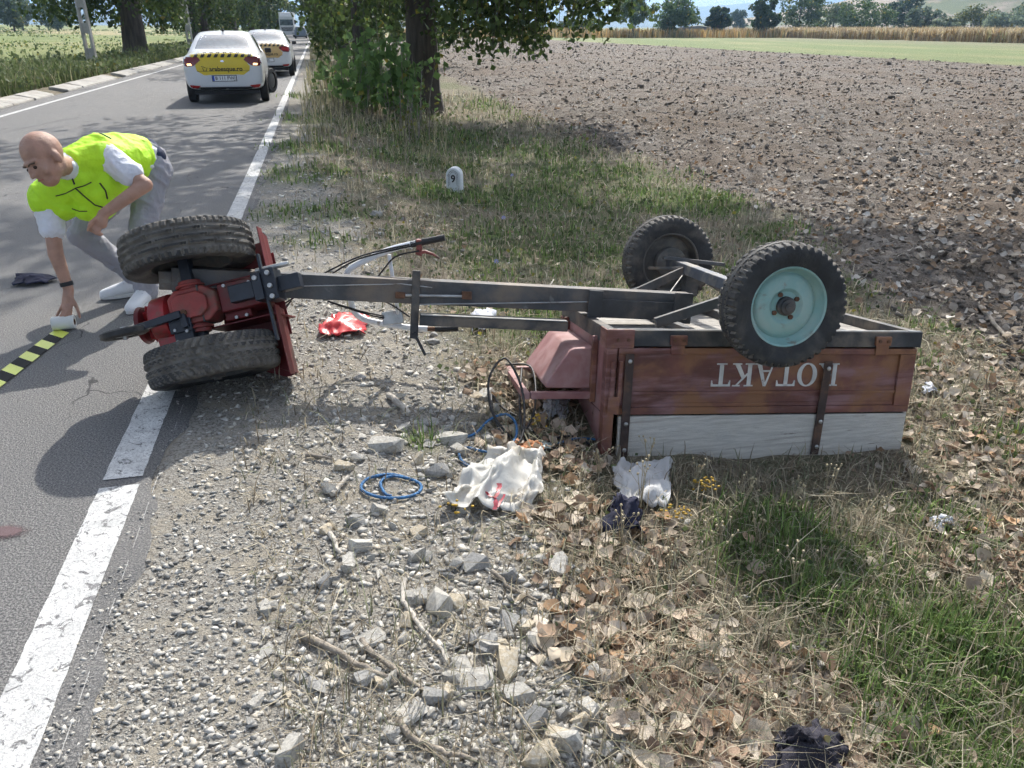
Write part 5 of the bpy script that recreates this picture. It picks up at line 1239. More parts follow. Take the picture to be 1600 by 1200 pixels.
def car(s, t, label, film, kind='sedan', paint=None, detail=True, yaw=0., steer=0., text='', name='parked_car', face=1, door=False):
    x, y = st_xy(s, t); o = thing(name, (x, y, 0), label, 'car', 'vehicles stopped on the road' if detail else None)
    hd = math.atan2(RU[1]*face, RU[0]*face)-math.pi/2+yaw
    M = Matrix.Translation((x, y, 0)) @ Matrix.Rotation(hd, 4, 'Z'); paint = paint or M_CWHITE
    secs = car_sections(kind); rings = []
    for (yy, zb, zt, w, wt) in secs:
        zs = min(zt-.04, 1.0 if kind == 'sedan' else 1.08); zm = zb+(zs-zb)*.5
        rings.append([(0, zb), (w*.82, zb), (w*.97, zb+.09), (w, zm), (w*.985, zs-.06), (w*.955, zs), (wt+(w*.955-wt)*.12+.02, zt-.055), (wt*.9, zt-.008), (wt*.45, zt+.01), (0, zt+.014)])
    m_ = len(rings[0]); full = 2*m_-2; vs = []; fs = []
    for (sec, r) in zip(secs, rings):
        pts = [(px, pz) for px, pz in r]+[(-px, pz) for px, pz in reversed(r[1:-1])]
        vs += [(px, sec[0], pz) for px, pz in pts]
    for i in range(len(secs)-1):
        for k in range(full): fs.append((i*full+k, i*full+(k+1) % full, (i+1)*full+(k+1) % full, (i+1)*full+k))
    fs.append(tuple(range(full))); fs.append(tuple(range((len(secs)-1)*full, len(secs)*full)))
    B = MB(M); B.add(vs, fs); body = B.build('body', paint, o, smooth=True, sub=2)
    # evaluated body for laying trim on its surface
    dg = bpy.context.evaluated_depsgraph_get(); ev = body.evaluated_get(dg); me = ev.to_mesh(); Mi = M.inverted(); loc = Vector((x, y, 0))
    bv = BVHTree.FromPolygons([Mi @ (v.co+loc) for v in me.vertices], [tuple(p.vertices) for p in me.polygons]); ev.to_mesh_clear()
    def patch(nm, m, poly, axis='y', off=.006, parent=body, cuts=4, side=1):
        bm = bmesh.new(); bm.faces.new([bm.verts.new((a, 0, b)) for a, b in poly]); bmesh.ops.triangulate(bm, faces=bm.faces[:])
        for _ in range(cuts):
            long = [e for e in bm.edges if e.calc_length() > .06]
            if not long: break
            bmesh.ops.subdivide_edges(bm, edges=long, cuts=1); bmesh.ops.triangulate(bm, faces=bm.faces[:])
        for v in bm.verts:
            a, b = v.co.x, v.co.z
            if axis == 'y': h = bv.ray_cast(Vector((a, -2, b)), Vector((0, 1, 0)))[0]; v.co = (a, (h.y if h else .1)-off, b)
            elif axis == 'f': h = bv.ray_cast(Vector((a, 7, b)), Vector((0, -1, 0)))[0]; v.co = (a, (h.y if h else 4.3)+off, b)
            else: h = bv.ray_cast(Vector((side*3, a, b)), Vector((-side, 0, 0)))[0]; v.co = ((h.x if h else side*.8)+side*off, a, b)
            v.co = (M @ v.co)-loc
        me2 = bpy.data.meshes.new(nm); bm.to_mesh(me2); bm.free(); return finish(nm, me2, m, parent, smooth=True)
    sedan = kind == 'sedan'
    if sedan:
        patch('rear_window', M_GLASS, [(-.60, 1.15), (.60, 1.15), (.55, 1.30), (.47, 1.435), (-.47, 1.435), (-.55, 1.30)], off=.004)
        patch('windscreen', M_GLASS, [(-.66, 1.06), (.66, 1.06), (.5, 1.43), (-.5, 1.43)], axis='f', off=.004)
    else:
        patch('rear_window', M_GLASS, [(-.60, 1.12), (.60, 1.12), (.52, 1.55), (-.52, 1.55)], off=.006)
        patch('windscreen', M_GLASS, [(-.66, 1.15), (.66, 1.15), (.54, 1.58), (-.54, 1.58)], axis='f', off=.004)
    for sd in (-1, 1):
        patch('side_window', M_GLASS, [(1.05, 1.05), (2.0, 1.05), (1.98, 1.43), (1.42, 1.41)], axis='x', side=sd, off=.004)
        patch('side_window', M_GLASS, [(2.06, 1.05), (2.98, 1.05), (2.55, 1.38), (2.04, 1.43)], axis='x', side=sd, off=.004)
    if detail:
        for sd in (-1, 1):
            tl = patch('tail_light', M_LAMP, [(sd*.46, .93), (sd*.50, .99), (sd*.80, 1.0), (sd*.835, .95), (sd*.835, .84), (sd*.77, .80), (sd*.60, .82)], off=.012)
            if film is M_CYEL: patch('lit_bulb', M_GLOW, [(sd*.65, .825), (sd*.74, .82), (sd*.75, .86), (sd*.66, .865)], off=.02, parent=tl)
            else: patch('lit_bulb', M_REFL, [(sd*.55, .86), (sd*.8, .84), (sd*.8, .96), (sd*.56, .96)], off=.02, parent=tl)
            patch('bumper_reflector', M_REFL, [(sd*.52, .40), (sd*.76, .42), (sd*.74, .345), (sd*.60, .345)], off=.008)
        patch('advert_film', film, [(-.70, 1.06), (-.50, 1.098), (.50, 1.098), (.70, 1.06), (.66, 1.0), (.44, .93), (.58, .81), (.56, .71), (.42, .62), (-.42, .62), (-.56, .71), (-.58, .81), (-.44, .93), (-.66, 1.0)], off=.005)
        for k in range(9):
            a = -.60+k*.142; patch('hazard_stripe', M_INK, [(a, .985), (a+.075, .985), (a+.135, 1.092), (a+.06, 1.092)], off=.009)
        patch('plate_frame', M_TRIM, [(-.265, .487), (.265, .487), (.265, .618), (-.265, .618)], off=.009); pl = patch('number_plate', M_PLATE, [(-.25, .50), (.25, .50), (.25, .605), (-.25, .605)], off=.012)
        patch('plate_band', M_PBLUE, [(-.25, .502), (-.212, .502), (-.212, .603), (-.25, .603)], off=.016, parent=pl)
        patch('bumper_underside', M_TRIM, [(-.66, .37), (.66, .37), (.60, .31), (-.60, .31)], off=.006)
        patch('lid_gap', M_TRIM, [(-.56, .70), (.56, .70), (.56, .707), (-.56, .707)], off=.0075)
        patch('emblem', M_CHROME, [(-.045, .90), (0, .885), (.045, .90), (.02, .93), (-.02, .93)], off=.013)
        def lettering(txt, size, cx, cz, m, off, par, bold=.0):
            tm = text_mesh(txt, size, .0015, bold); 
            for v in tm.vertices:
                a, b = v.co.x+cx, v.co.y+cz; h = bv.ray_cast(Vector((a, -2, b)), Vector((0, 1, 0)))[0]; yy = (h.y if h else 0)-off-v.co.z; v.co = (M @ Vector((a, yy, b)))-loc
            finish('lettering', tm, m, par)
        lettering('arabesque.ro', .135, .06, .745, M_INK, .010, body, .002)
        em = patch('shop_emblem', M_INK, [(-.42, .70), (-.35, .70), (-.335, .77), (-.345, .775), (-.36, .715), (-.41, .715), (-.425, .775), (-.435, .77)], off=.010); patch('emblem_top', M_INK, [(-.46, .80), (-.37, .772), (-.37, .782), (-.455, .812)], off=.010, parent=em)
        if text: lettering(text, .098, .02, .553, M_INK, .016, pl, .001)
        MB(M).box((0, 1.45, 1.525), (.05, .12, .05)).build('roof_antenna', M_TRIM, o, bevel=.01)
        patch('number_recess', paint, [(-.34, .62), (.34, .62), (.34, .628), (-.34, .628)], off=.02)
    for sd in (-1, 1):
        MB(M).box((sd*.93, 2.72, 1.06), (.16, .09, .12)).build('door_mirror', M_TRIM, o, bevel=.03)
        for yy in (.82, 3.45):
            ca = steer if yy > 2 else 0; ax_ = Matrix.Rotation(-ca, 3, 'Z') @ Vector((1, 0, 0)); wx = .80 if not (steer and yy > 2 and sd > 0) else .86
            A = Vector((sd*wx, yy, .305)); wm = MB(M); wm.lathe([(.20, -.095), (.285, -.09), (.305, -.07), (.305, .07), (.285, .09), (.20, .095)], 32, Matrix.Translation(A) @ ax_.to_track_quat('Z', 'Y').to_matrix().to_4x4(), close=True)
            wo = wm.build('wheel', M_CTYRE, o, smooth=True); r = MB(M); r.lathe([(.001, -.05), (.2, -.06), (.2, .06), (.12, .085), (.001, .075)], 24, Matrix.Translation(A) @ (ax_*sd).to_track_quat('Z', 'Y').to_matrix().to_4x4()); r.build('rim', M_DARKRIM, wo, smooth=True)
            n = 18; patch('wheel_arch', M_TRIM, [(yy+.36*math.cos(a), max(.29, .305+.36*math.sin(a))) for a in [math.pi*k/n for k in range(n+1)]], axis='x', side=sd, off=.004)
        patch('door_gap', M_TRIM, [(2.02, .35), (2.03, .35), (2.03, 1.03), (2.02, 1.03)], axis='x', side=sd, off=.005)
        patch('sill', M_TRIM, [(1.2, .29), (3.1, .29), (3.1, .34), (1.2, .34)], axis='x', side=sd, off=.006)
    MB(M).bx(-.7, .7, .3, 4.1, .20, .275).build('underbody', M_TRIM, o)
    if door:
        MB(M).prism([(.93, 3.0, .36), (.93, 3.02, 1.0), (1.28, 2.5, 1.02), (1.30, 2.45, .42)], (0, 0, 0), (.03, .04, 0)).build('open_door', paint, o, bevel=.01)
    return o
car(19.55, -2.10, 'nearest white saloon car with a yellow hazard film on its boot lid', M_CYEL, text='B 111 PWJ', steer=R_(24), yaw=R_(1.5))
car(30.3, -1.78, 'second white saloon car with an amber film, stopped beyond the nearest one', M_CORG, text='DNC', yaw=R_(0))
M_CBLUE = mat('blue_grey_paint', (.17, .22, .29), .3, var=.05, coat=.4)
car(131, -2.3, 'distant blue grey car seen from behind down the road', None, kind='suv', paint=M_CBLUE, detail=False, name='distant_car')
car(158, -1.6, 'distant white car half hidden behind the blue grey one', None, kind='suv', detail=False, name='distant_car')
# ------------------------------------------------------------------ lorry coming towards the camera
M_LW = mat('lorry_white', (.68, .69, .70), .35, var=.04, coat=.3)
x, y = st_xy(150, -4.75); lorry = thing('lorry', (x, y, 0), 'white lorry approaching far down the road', 'lorry')
LM = Matrix.Translation((x, y, 0)) @ Matrix.Rotation(math.atan2(RU[1], RU[0])-math.pi/2, 4, 'Z')
def lp(nm, m, f, bevel=.03, parent=lorry):
    b = MB(LM); f(b); return b.build(nm, m, parent, bevel=bevel)
cab = lp('cab', M_LW, lambda b: b.prism([(-1.22, 0, .55), (1.22, 0, .55), (1.22, 0, 2.9), (1.08, .0, 3.3), (-1.08, 0, 3.3), (-1.22, 0, 2.9)], (0, 0, 0), (0, 2.1, 0)), .12)
lp('roof_fairing', M_LW, lambda b: b.prism([(-1.05, .35, 3.31), (1.05, .35, 3.31), (.98, .8, 3.85), (-.98, .8, 3.85)], (0, 0, 0), (0, 1.2, 0)), .08)
lp('windscreen', M_GLASS, lambda b: b.prism([(-1.08, -.012, 1.85), (1.08, -.012, 1.85), (1.05, -.012, 2.75), (-1.05, -.012, 2.75)], (0, -.02, 0), (0, 0, 0)), 0, cab)
lp('grille', M_TRIM, lambda b: b.prism([(-.85, -.012, .95), (.85, -.012, .95), (.95, -.012, 1.55), (-.95, -.012, 1.55)], (0, -.02, 0), (0, 0, 0)), 0, cab)
for k in range(4): lp('grille_bar', M_LW, lambda b: b.bx(-.84, .84, -.05, -.034, 1.05+k*.13, 1.09+k*.13), 0, cab)
lp('bumper', M_LW, lambda b: b.bx(-1.24, 1.24, -.18, .1, .35, .80), .05)
for sd in (-1, 1):
    lp('headlight', M_CHROME, lambda b: b.bx(sd*.92-.22, sd*.92+.22, -.21, -.185, .55, .72), .01); lp('mirror', M_TRIM, lambda b: b.bx(sd*1.42-.12, sd*1.42+.12, .05, .2, 2.0, 2.7), .03)
    for yy in (.9, 3.6, 9.5, 10.8): lp('wheel', M_CTYRE, lambda b: b.cyl((sd*.85, yy, .5), (sd*1.18, yy, .5), .5, 24), .03)
lp('box_body', M_LW, lambda b: b.bx(-1.25, 1.25, 2.5, 12.5, 1.1, 3.9), .04)
lp('chassis', M_TRIM, lambda b: b.bx(-.5, .5, .3, 12.2, .7, 1.05), .02)
# ------------------------------------------------------------------ person in a hi-vis vest bending to lay tape
M_SKIN = mat('skin', (.40, .225, .16), .55, var=.16, scale=14, wear=((.44, .27, .20), 9, .58, .15), bump=.3, bscale=110)
M_VEST = mat('hivis_fabric', (.50, .86, .02), .65, var=.06, scale=6, bump=1.0, bscale=9)
M_SHIRT = mat('white_cotton', (.70, .71, .76), .85, var=.05, scale=6, bump=1.0, bscale=10)
M_TROUS = mat('grey_trousers', (.31, .31, .345), .85, var=.08, scale=6, bump=1.0, bscale=10)
M_SHOE = mat('white_leather', (.74, .75, .77), .5, var=.05, scale=10, bump=.08)
M_SOLE = mat('rubber_sole', (.62, .62, .60), .7, var=.08)
M_NAVY = mat('navy_cloth', (.02, .03, .07), .85, var=.2, bump=.2)
M_EYE = mat('eye', (.05, .03, .02), .2); M_LIP = mat('lip', (.36, .14, .11), .5, var=.1); M_BROW = mat('brow', (.10, .07, .05), .9)
def organic(name, chains, m, parent, vox=.01, it=6, balls=(), wr=0., ws=9.):
    b = MB()
    for ch in chains:
        for (p, r), (q, s) in zip(ch[:-1], ch[1:]):
            p, q = Vector(p), Vector(q); L = (q-p).length; n = max(2, int(L/(min(r, s)*.35))+1)
            for i in range(n+1):
                u = i/n; b.ball(p.lerp(q, u), r+(s-r)*u, 14, 9)
    for f in balls: f(b)
    me = bpy.data.meshes.new(name); me.from_pydata(b.v, [], b.f); tmp = bpy.data.objects.new(name, me); COL.objects.link(tmp)
    r = tmp.modifiers.new('r', 'REMESH'); r.mode = 'VOXEL'; r.voxel_size = vox; r.use_smooth_shade = True
    s = tmp.modifiers.new('s', 'SMOOTH'); s.factor = .5; s.iterations = it
    dg = bpy.context.evaluated_depsgraph_get(); me2 = bpy.data.meshes.new_from_object(tmp.evaluated_get(dg)); bpy.data.objects.remove(tmp); bpy.data.meshes.remove(me)
    if wr:
        ns = [v.normal.copy() for v in me2.vertices]
        for v, nn in zip(me2.vertices, ns):
            q = v.co*ws; w1 = 1-abs(noise.noise(Vector((q.x+q.z*.6, q.y*1.0, q.z*.55))*1.0)); w2 = 1-abs(noise.noise(q*2.3+Vector((7, 3, 1))))
            v.co += nn*wr*(w1**4*1.0+w2**4*.45-.45)
    loc = Vector(parent.location)
    bvh = BVHTree.FromPolygons([v.co.copy() for v in me2.vertices], [tuple(p.vertices) for p in me2.polygons])
    for v in me2.vertices: v.co -= loc
    me2.name = name; o = finish(name, me2, m, parent, smooth=False, fix=False); me2.polygons.foreach_set('use_smooth', [True]*len(me2.polygons))
    return o, bvh
V = Vector
per = thing('person', (-2.42, 4.62, 0), 'person in a bright yellow vest and grey trousers bending down to lay tape', 'person')
PEL = V((-2.27, 4.86, .83)); NECK = V((-2.475, 4.42, .885)); LSH, RSH = V((-2.29, 4.49, .935)), V((-2.63, 4.39, .69))
LEL, LWR = V((-2.075, 4.42, .79)), V((-2.275, 4.28, .655)); REL, RWR = V((-2.625, 4.33, .415)), V((-2.585, 4.30, .215))
LHIP, RHIP = V((-2.21, 4.85, .81)), V((-2.36, 4.88, .79)); LKN, LAN = V((-2.255, 4.63, .44)), V((-2.325, 4.68, .09)); RKN, RAN = V((-2.64, 4.66, .45)), V((-2.43, 4.86, .10))
HC = Y(70, 249, 4.19)
hu = V((-.40, -.20, .86)).normalized(); hf = V((-.28, -.80, -.42)); hf = (hf-hu*hf.dot(hu)).normalized(); hr = hf.cross(hu)      # up, facing, right
HM = Matrix((hr*1.1, hf*1.1, hu*1.1)).transposed().to_4x4(); HM.translation = HC
def hb_(c, r): return lambda b: b.add(*_ball(c, r))
def _ball(c, r):
    t = MB(); t.ball((0, 0, 0), r, 18, 12); return [HM @ (V(c)+V(v)) for v in t.v], t.f
head_balls = [hb_((0, -.015, .035), (.080, .098, .093)), hb_((0, .02, -.02), (.068, .078, .085)), hb_((0, .045, -.075), (.046, .045, .042)), hb_((0, .098, -.018), (.013, .017, .024)), hb_((0, .108, -.030), (.017, .014, .012)),
              hb_((.081, -.01, -.012), (.010, .022, .034)), hb_((-.081, -.01, -.012), (.010, .022, .034)), hb_((0, .075, .022), (.055, .02, .014)), hb_((.038, .058, -.035), (.026, .024, .026)), hb_((-.038, .058, -.035), (.026, .024, .026)), hb_((0, .084, -.062), (.026, .012, .010))]
def fing(pts, r=.0095, y=4.24): return [(Y(a, b, yy), r*k) for (a, b, yy), k in zip(pts, (1.15, 1.0, .95, .8))]
rh = [fing([(100, 472, 4.26), (95, 482, 4.235), (90, 491, 4.22), (87, 498, 4.215)]), fing([(103, 474, 4.25), (99, 485, 4.215), (95, 495, 4.20), (93, 502, 4.20)]), fing([(107, 475, 4.25), (105, 486, 4.215), (102, 495, 4.20), (100, 501, 4.20)]),
      fing([(111, 473, 4.26), (111, 483, 4.23), (110, 491, 4.22), (109, 497, 4.215)]), fing([(112, 466, 4.28), (118, 475, 4.27), (122, 486, 4.255), (125, 496, 4.245)], .0105)]
lh = [fing([(147, 346, 4.27), (140, 352, 4.235), (141, 360, 4.225), (147, 363, 4.235)]), fing([(149, 343, 4.28), (141, 347, 4.25), (139, 354, 4.235), (144, 359, 4.24)]), fing([(154, 350, 4.26), (147, 357, 4.225), (149, 365, 4.22), (154, 366, 4.23)]),
      fing([(158, 352, 4.26), (154, 361, 4.23), (156, 367, 4.23), (160, 366, 4.24)]), fing([(152, 340, 4.25), (145, 345, 4.225), (140, 352, 4.21), (137, 360, 4.205)], .0105)]
body, _ = organic('body', [
    [(PEL, .10), ((PEL+NECK)/2, .10), (NECK, .062), (HC-hu*.05-hf*.03, .056)], [(NECK, .055), (LSH, .045), (LEL, .042), (LWR, .029)], [(NECK, .055), (RSH, .045), (REL, .042), (RWR, .029)],
    [(LWR, .029), (Y(158, 343, 4.27), .030), (Y(152, 350, 4.26), .028)], [(LWR, .029), (Y(160, 350, 4.265), .026)], [(RWR, .029), (Y(107, 466, 4.28), .027), (Y(105, 473, 4.262), .024)], [(RWR, .028), (Y(103, 470, 4.27), .022)],
    [(LHIP, .07), (LKN, .05), (LAN, .04)], [(RHIP, .07), (RKN, .05), (RAN, .04)]]+rh+lh, M_SKIN, per, vox=.0062, it=3, balls=head_balls)
vest, vbv = organic('vest', [[(NECK+V((.02, .03, .0)), .10), (LSH+V((-.03, .0, -.005)), .088)], [(NECK+V((-.03, .02, -.04)), .09), (RSH+V((.0, .01, .03)), .098)], [(RSH+V((-.01, .0, .02)), .092), (RSH+V((.05, .03, -.02)), .09)], 
    [(NECK+V((.0, .05, .0)), .105), (V((-2.38, 4.62, .895)), .150), (V((-2.29, 4.77, .885)), .142)], [(LSH+V((-.04, .03, -.02)), .085), (V((-2.46, 4.46, .81)), .128), (RSH+V((.03, .03, .025)), .082)],
    [(LSH+V((-.02, .06, -.02)), .095), (V((-2.28, 4.70, .88)), .13)], [(RSH+V((.05, .07, .03)), .095), (V((-2.42, 4.66, .76)), .115), (V((-2.33, 4.76, .80)), .12)], [(V((-2.46, 4.46, .78)), .12), (V((-2.40, 4.50, .70)), .115), (V((-2.44, 4.46, .66)), .085)],
    [(V((-2.34, 4.52, .78)), .12), (V((-2.40, 4.50, .69)), .11)]], M_VEST, per, vox=.009, it=5, wr=.011, ws=7)
shirt, _ = organic('shirt', [[(LSH+V((-.02, .01, -.01)), .084), (LSH+V((.045, -.01, -.035)), .078), (LSH.lerp(LEL, .62), .070)], [(RSH+V((.0, .01, .0)), .080), (RSH+V((0, -.01, -.05)), .072), (RSH.lerp(REL, .50), .066)],
    [(V((-2.36, 4.64, .88)), .125), (V((-2.27, 4.82, .86)), .132)], [(NECK, .075), (NECK.lerp(HC-hu*.05, .45), .064)]], M_SHIRT, per, vox=.008, it=4, wr=.012, ws=11)
trous, _ = organic('trousers', [[(PEL+V((.02, .0, .02)), .128), (LHIP, .110), (LHIP.lerp(LKN, .5), .088), (LKN, .072), (LKN.lerp(LAN, .55), .064), (LAN+V((0, 0, -.015)), .068)], [(PEL+V((-.03, 0, .0)), .125), (RHIP, .108), (RHIP.lerp(RKN, .5), .086), (RKN, .074), (RKN.lerp(RAN, .5), .064), (RAN+V((0, 0, -.01)), .062)]], M_TROUS, per, vox=.008, it=4, wr=.013, ws=10)
belt, _ = organic('belt_bag', [[(V((-2.23, 4.88, .93)), .06), (V((-2.175, 4.85, .88)), .06), (V((-2.165, 4.82, .81)), .04)]], M_NAVY, per, vox=.010, it=3)
def shoe(nm, heel, toe):
    heel, toe = V(heel), V(toe); d = (toe-heel).normalized(); 
    so, sb = organic('shoe', [[(heel+V((0, 0, .055)), .046), (heel.lerp(toe, .35)+V((0, 0, .062)), .046), (heel.lerp(toe, .7)+V((0, 0, .040)), .042), (toe-d*.035+V((0, 0, .034)), .034)], [(heel+V((0, 0, .085)), .044), (heel.lerp(toe, .22)+V((0, 0, .09)), .042)]], M_SHOE, per, vox=.007, it=3)
    r = d.cross(V((0, 0, 1))); n = 20; pts = []
    for k in range(n):
        a = 2*math.pi*k/n; cx = .5+.5*math.cos(a); pts.append(heel-d*.042+d*((toe-heel).length+.042)*cx+r*.046*math.sin(a)*(.9+.2*cx))
    MB().prism([(p.x, p.y, .004) for p in pts], (0, 0, 0), (0, 0, .024)).build('sole', M_SOLE, so, bevel=.005)
    for k in range(5):
        q = heel.lerp(toe, .34+.085*k); hgt = .112-.013*k; MB().tube([q+r*.028+V((0, 0, hgt-.008)), q+V((0, 0, hgt+.002)), q-r*.028+V((0, 0, hgt-.008))], .0035, 6).build('lace', M_INKY, so, smooth=True)
M_INKY = mat('lace_grey', (.40, .41, .44), .8)
shoe('shoe', (-2.32, 4.70, 0), (-2.345, 4.44, 0)); shoe('shoe', (-2.42, 4.86, 0), (-2.66, 4.735, 0))
# watch
wd_ = (RWR-REL).normalized(); wq = wd_.to_track_quat('Z', 'Y').to_matrix().to_4x4(); wq.translation = RWR-wd_*.03
MB().lathe([(.034, -.012), (.036, -.012), (.036, .012), (.034, .012)], 24, wq, close=True).build('watch', M_TRIM, per, smooth=True)
# face
for sx in (-1, 1):
    MB(HM).ball((sx*.030, .086, -.002), (.011, .008, .008), 10, 7).build('eye', M_EYE, per, smooth=True)
    MB(HM).tube([(sx*.014, .099, .016), (sx*.030, .097, .021), (sx*.048, .084, .016)], .004, 6).build('eyebrow', M_BROW, per, smooth=True)
MB(HM).tube([(-.022, .088, -.062), (0, .097, -.060), (.022, .088, -.062)], .0042, 6).build('mouth', M_LIP, per, smooth=True)
# zip, seams and pocket flaps lying on the vest
def on_vest(pts, r, m, nm, k=8):
    out = []; C0 = V((0, 0, CAM_H))
    for (a, b), (c, d) in zip(pts[:-1], pts[1:]):
        for i in range(k):
            u = i/k; dr = (Y(a+(c-a)*u, b+(d-b)*u, 4)-C0).normalized(); h = vbv.ray_cast(C0, dr)
            if h[0]: out.append(h[0]+h[1]*r*.5)
    if len(out) > 2: MB().tube(out, r, 6).build(nm, m, per, smooth=True)
on_vest([(118, 294), (130, 305), (148, 320), (168, 326)], .004, M_TRIM, 'zip')
on_vest([(118, 294), (132, 290), (144, 284)], .0032, M_TRIM, 'collar_seam'); on_vest([(118, 294), (103, 302), (85, 307)], .0032, M_TRIM, 'collar_seam')
on_vest([(108, 262), (112, 275), (117, 290)], .0045, M_TRIM, 'collar_edge')
on_vest([(156, 286), (165, 298), (168, 312)], .004, M_TRIM, 'pocket_strap')
on_vest([(150, 206), (164, 212), (175, 218)], .004, M_GRIP, 'shoulder_seam')
on_vest([(98, 212), (104, 214), (112, 212)], .004, M_TRIM, 'back_print'); on_vest([(112, 326), (124, 330), (138, 330)], .003, M_TRIM, 'pocket_seam')
# ------------------------------------------------------------------ tape and roll
M_TY = mat('tape_yellow', (.66, .70, .10), .4, var=.06); M_TB = mat('tape_black', (.010, .010, .011), .7, var=.1, spec=.2); M_ROLL = mat('white_roll', (.66, .66, .63), .6, var=.06)
tA, tB = P(98, 518), P(-30, 617); tape = thing('marking_tape', tA, 'yellow and black striped marking tape stuck to the road', 'tape')
dT = (tB-tA); LT = dT.length; dT.normalize(); rT = dT.cross(V((0, 0, 1))).normalized(); k = 0; pos = .0; TWd = .052
while pos < LT:
    a = tA+dT*pos; b = tA+dT*min(pos+.085, LT); sk = dT*.035; z = V((0, 0, .0045))
    MB().prism([a-rT*TWd+sk+z, a+rT*TWd-sk+z, b+rT*TWd-sk+z, b-rT*TWd+sk+z], (0, 0, 0), (0, 0, .001)).build('yellow_band' if k % 2 == 0 else 'black_band', M_TY if k % 2 == 0 else M_TB, tape); pos += .085; k += 1
rc_ = tA+V((0, .03, .043)); rd = (P(118, 505)-P(84, 508)); rd.z = 0; rd.normalize(); rq = rd.to_track_quat('Z', 'Y').to_matrix().to_4x4(); rq.translation = rc_
roll = thing('tape_roll', (rc_.x, rc_.y, 0), 'white roll of marking tape under the bending person\'s hand', 'tape roll')
MB().lathe([(.018, -.058), (.040, -.058), (.040, .058), (.018, .058)], 28, rq, close=True).build('paper_roll', M_ROLL, roll, bevel=.002)
MB().lathe([(.012, -.059), (.0175, -.059), (.0175, .059), (.012, .059)], 20, rq, close=True).build('core', M_RUST, roll)
# ------------------------------------------------------------------ kilometre stone
M_KM = mat('white_painted_stone', (.66, .68, .69), .7, var=.06, scale=6, wear=((.40, .42, .42), 9, .62, .08), bump=.15)
kb = P(711, 299); km = thing('kilometre_stone', kb, 'small white rounded kilometre stone with a black nine', 'marker stone')
yw = R_(-12); KMm = Matrix.Translation(kb) @ Matrix.Rotation(yw, 4, 'Z')
hw, ht = .098, .30; out = [(-hw, -.15), (hw, -.15)]+[(hw*math.cos(a), ht-hw+hw*1.05*math.sin(a)) for a in [math.pi*k/14 for k in range(15)]]
MB(KMm).prism([(a, 0, b) for a, b in out], (0, -.07, 0), (0, .07, 0)).build('stone_body', M_KM, km, bevel=.018, segs=3)
def arch(r, zb, w=.004):
    pts = [(-r, zb), (-r, ht-hw)]+[(r*math.cos(a), ht-hw+r*1.05*math.sin(a)) for a in [math.pi*(1-k/12) for k in range(13)]]+[(r, ht-hw), (r, zb)]
    MB(KMm).tube([(a, -.0715, b) for a, b in pts], w, 5).build('frame_line', M_INK, km)
arch(.062, .07, .0022); arch(.046, .09, .0018)
tm = text_mesh('9', .125, .002, .003)
for v in tm.vertices: v.co = (KMm @ Vector((v.co.x, -.0725-v.co.z, v.co.y+.165)))-kb
finish('numeral', tm, M_INK, km)
# ------------------------------------------------------------------ crumpled sheets
def crumple(name, corners, thick, m, label, cat, n=26, amp=.05, seed=0, lift=.01, fold=1.0, hump=0, parts=None):
    """a crumpled sheet over a quad of ground positions"""
    q = [P(*c) for c in corners]; vs = []; cx = sum(p.x for p in q)/4; cy = sum(p.y for p in q)/4
    for i in range(n+1):
        for j in range(n+1):
            u, v = i/n, j/n; p = (q[0]*(1-u)+q[1]*u)*(1-v)+(q[3]*(1-u)+q[2]*u)*v
            wx = (float(fbm(u*3+seed, v*3, .9, 5))-.5)*.10; wy = (float(fbm(u*3+seed, v*3+9, .9, 6))-.5)*.10
            rid = 1-abs(2*float(vnoise(u*4+seed+wx*9, v*4+wy*9, 1.0, 11+seed))-1); rid2 = 1-abs(2*float(vnoise(u*9+seed, v*9+wx*9, 1.0, 21+seed))-1)
            z = amp*(.65*rid**2+.35*rid2**1.5)*fold+hump*math.exp(-((u-.5)**2+(v-.5)**2)/.10)
            x, y = p.x+wx, p.y+wy; tt = xy_st(x, y)[1]; vs.append((x, y, (0. if -6.7 < tt < -.6 else gz(x, y))+lift+z))
    fs = [(i*(n+1)+j, (i+1)*(n+1)+j, (i+1)*(n+1)+j+1, i*(n+1)+j+1) for i in range(n) for j in range(n)]
    me = bpy.data.meshes.new(name); c = Vector((cx, cy, gz(cx, cy))); me.from_pydata([tuple(Vector(p)-c) for p in vs], [], fs)
    o = finish(name, me, m, None, smooth=True, angle=179); o.location = c
    s = o.modifiers.new('solid', 'SOLIDIFY'); s.thickness = thick; s.offset = 1; return tag(o, label, cat)
M_BAG = mat('white_plastic_film', (.74, .73, .69), .42, var=.06, scale=4, wear=((.52, .46, .36), 5, .6, .1), translucent=.35, bump=.3, bscale=25)
M_BAGR = mat('red_print', (.55, .10, .12), .45, var=.2, scale=14)
M_CLOTH = mat('white_cloth', (.60, .60, .60), .9, var=.08, scale=6, translucent=.2, bump=.4, bscale=30)
M_PAPER = mat('white_paper', (.68, .70, .76), .8, var=.06, translucent=.2)
M_NAVYC = mat('dark_navy_cloth', (.018, .020, .045), .9, var=.3, scale=8, bump=.4, bscale=30)
M_JACK = mat('dark_denim', (.030, .028, .040), .9, var=.3, scale=10, bump=.5, bscale=60)
M_ORANGE = mat('orange_rag', (.55, .25, .12), .8, var=.15, scale=8, translucent=.15)
M_CLEARP = mat('clear_plastic', (.55, .56, .58), .15, var=.05, alpha=.38)
M_TEALP = mat('pale_teal_wrapper', (.55, .66, .66), .4, var=.15, scale=12)
crumple('plastic_bag', [(690, 800), (830, 808), (858, 722), (770, 712)], .0015, M_BAG, 'crumpled white plastic bag with red print lying on stones', 'plastic bag', amp=.085, seed=2, hump=.06, n=44)
bag = bpy.data.objects['plastic_bag']
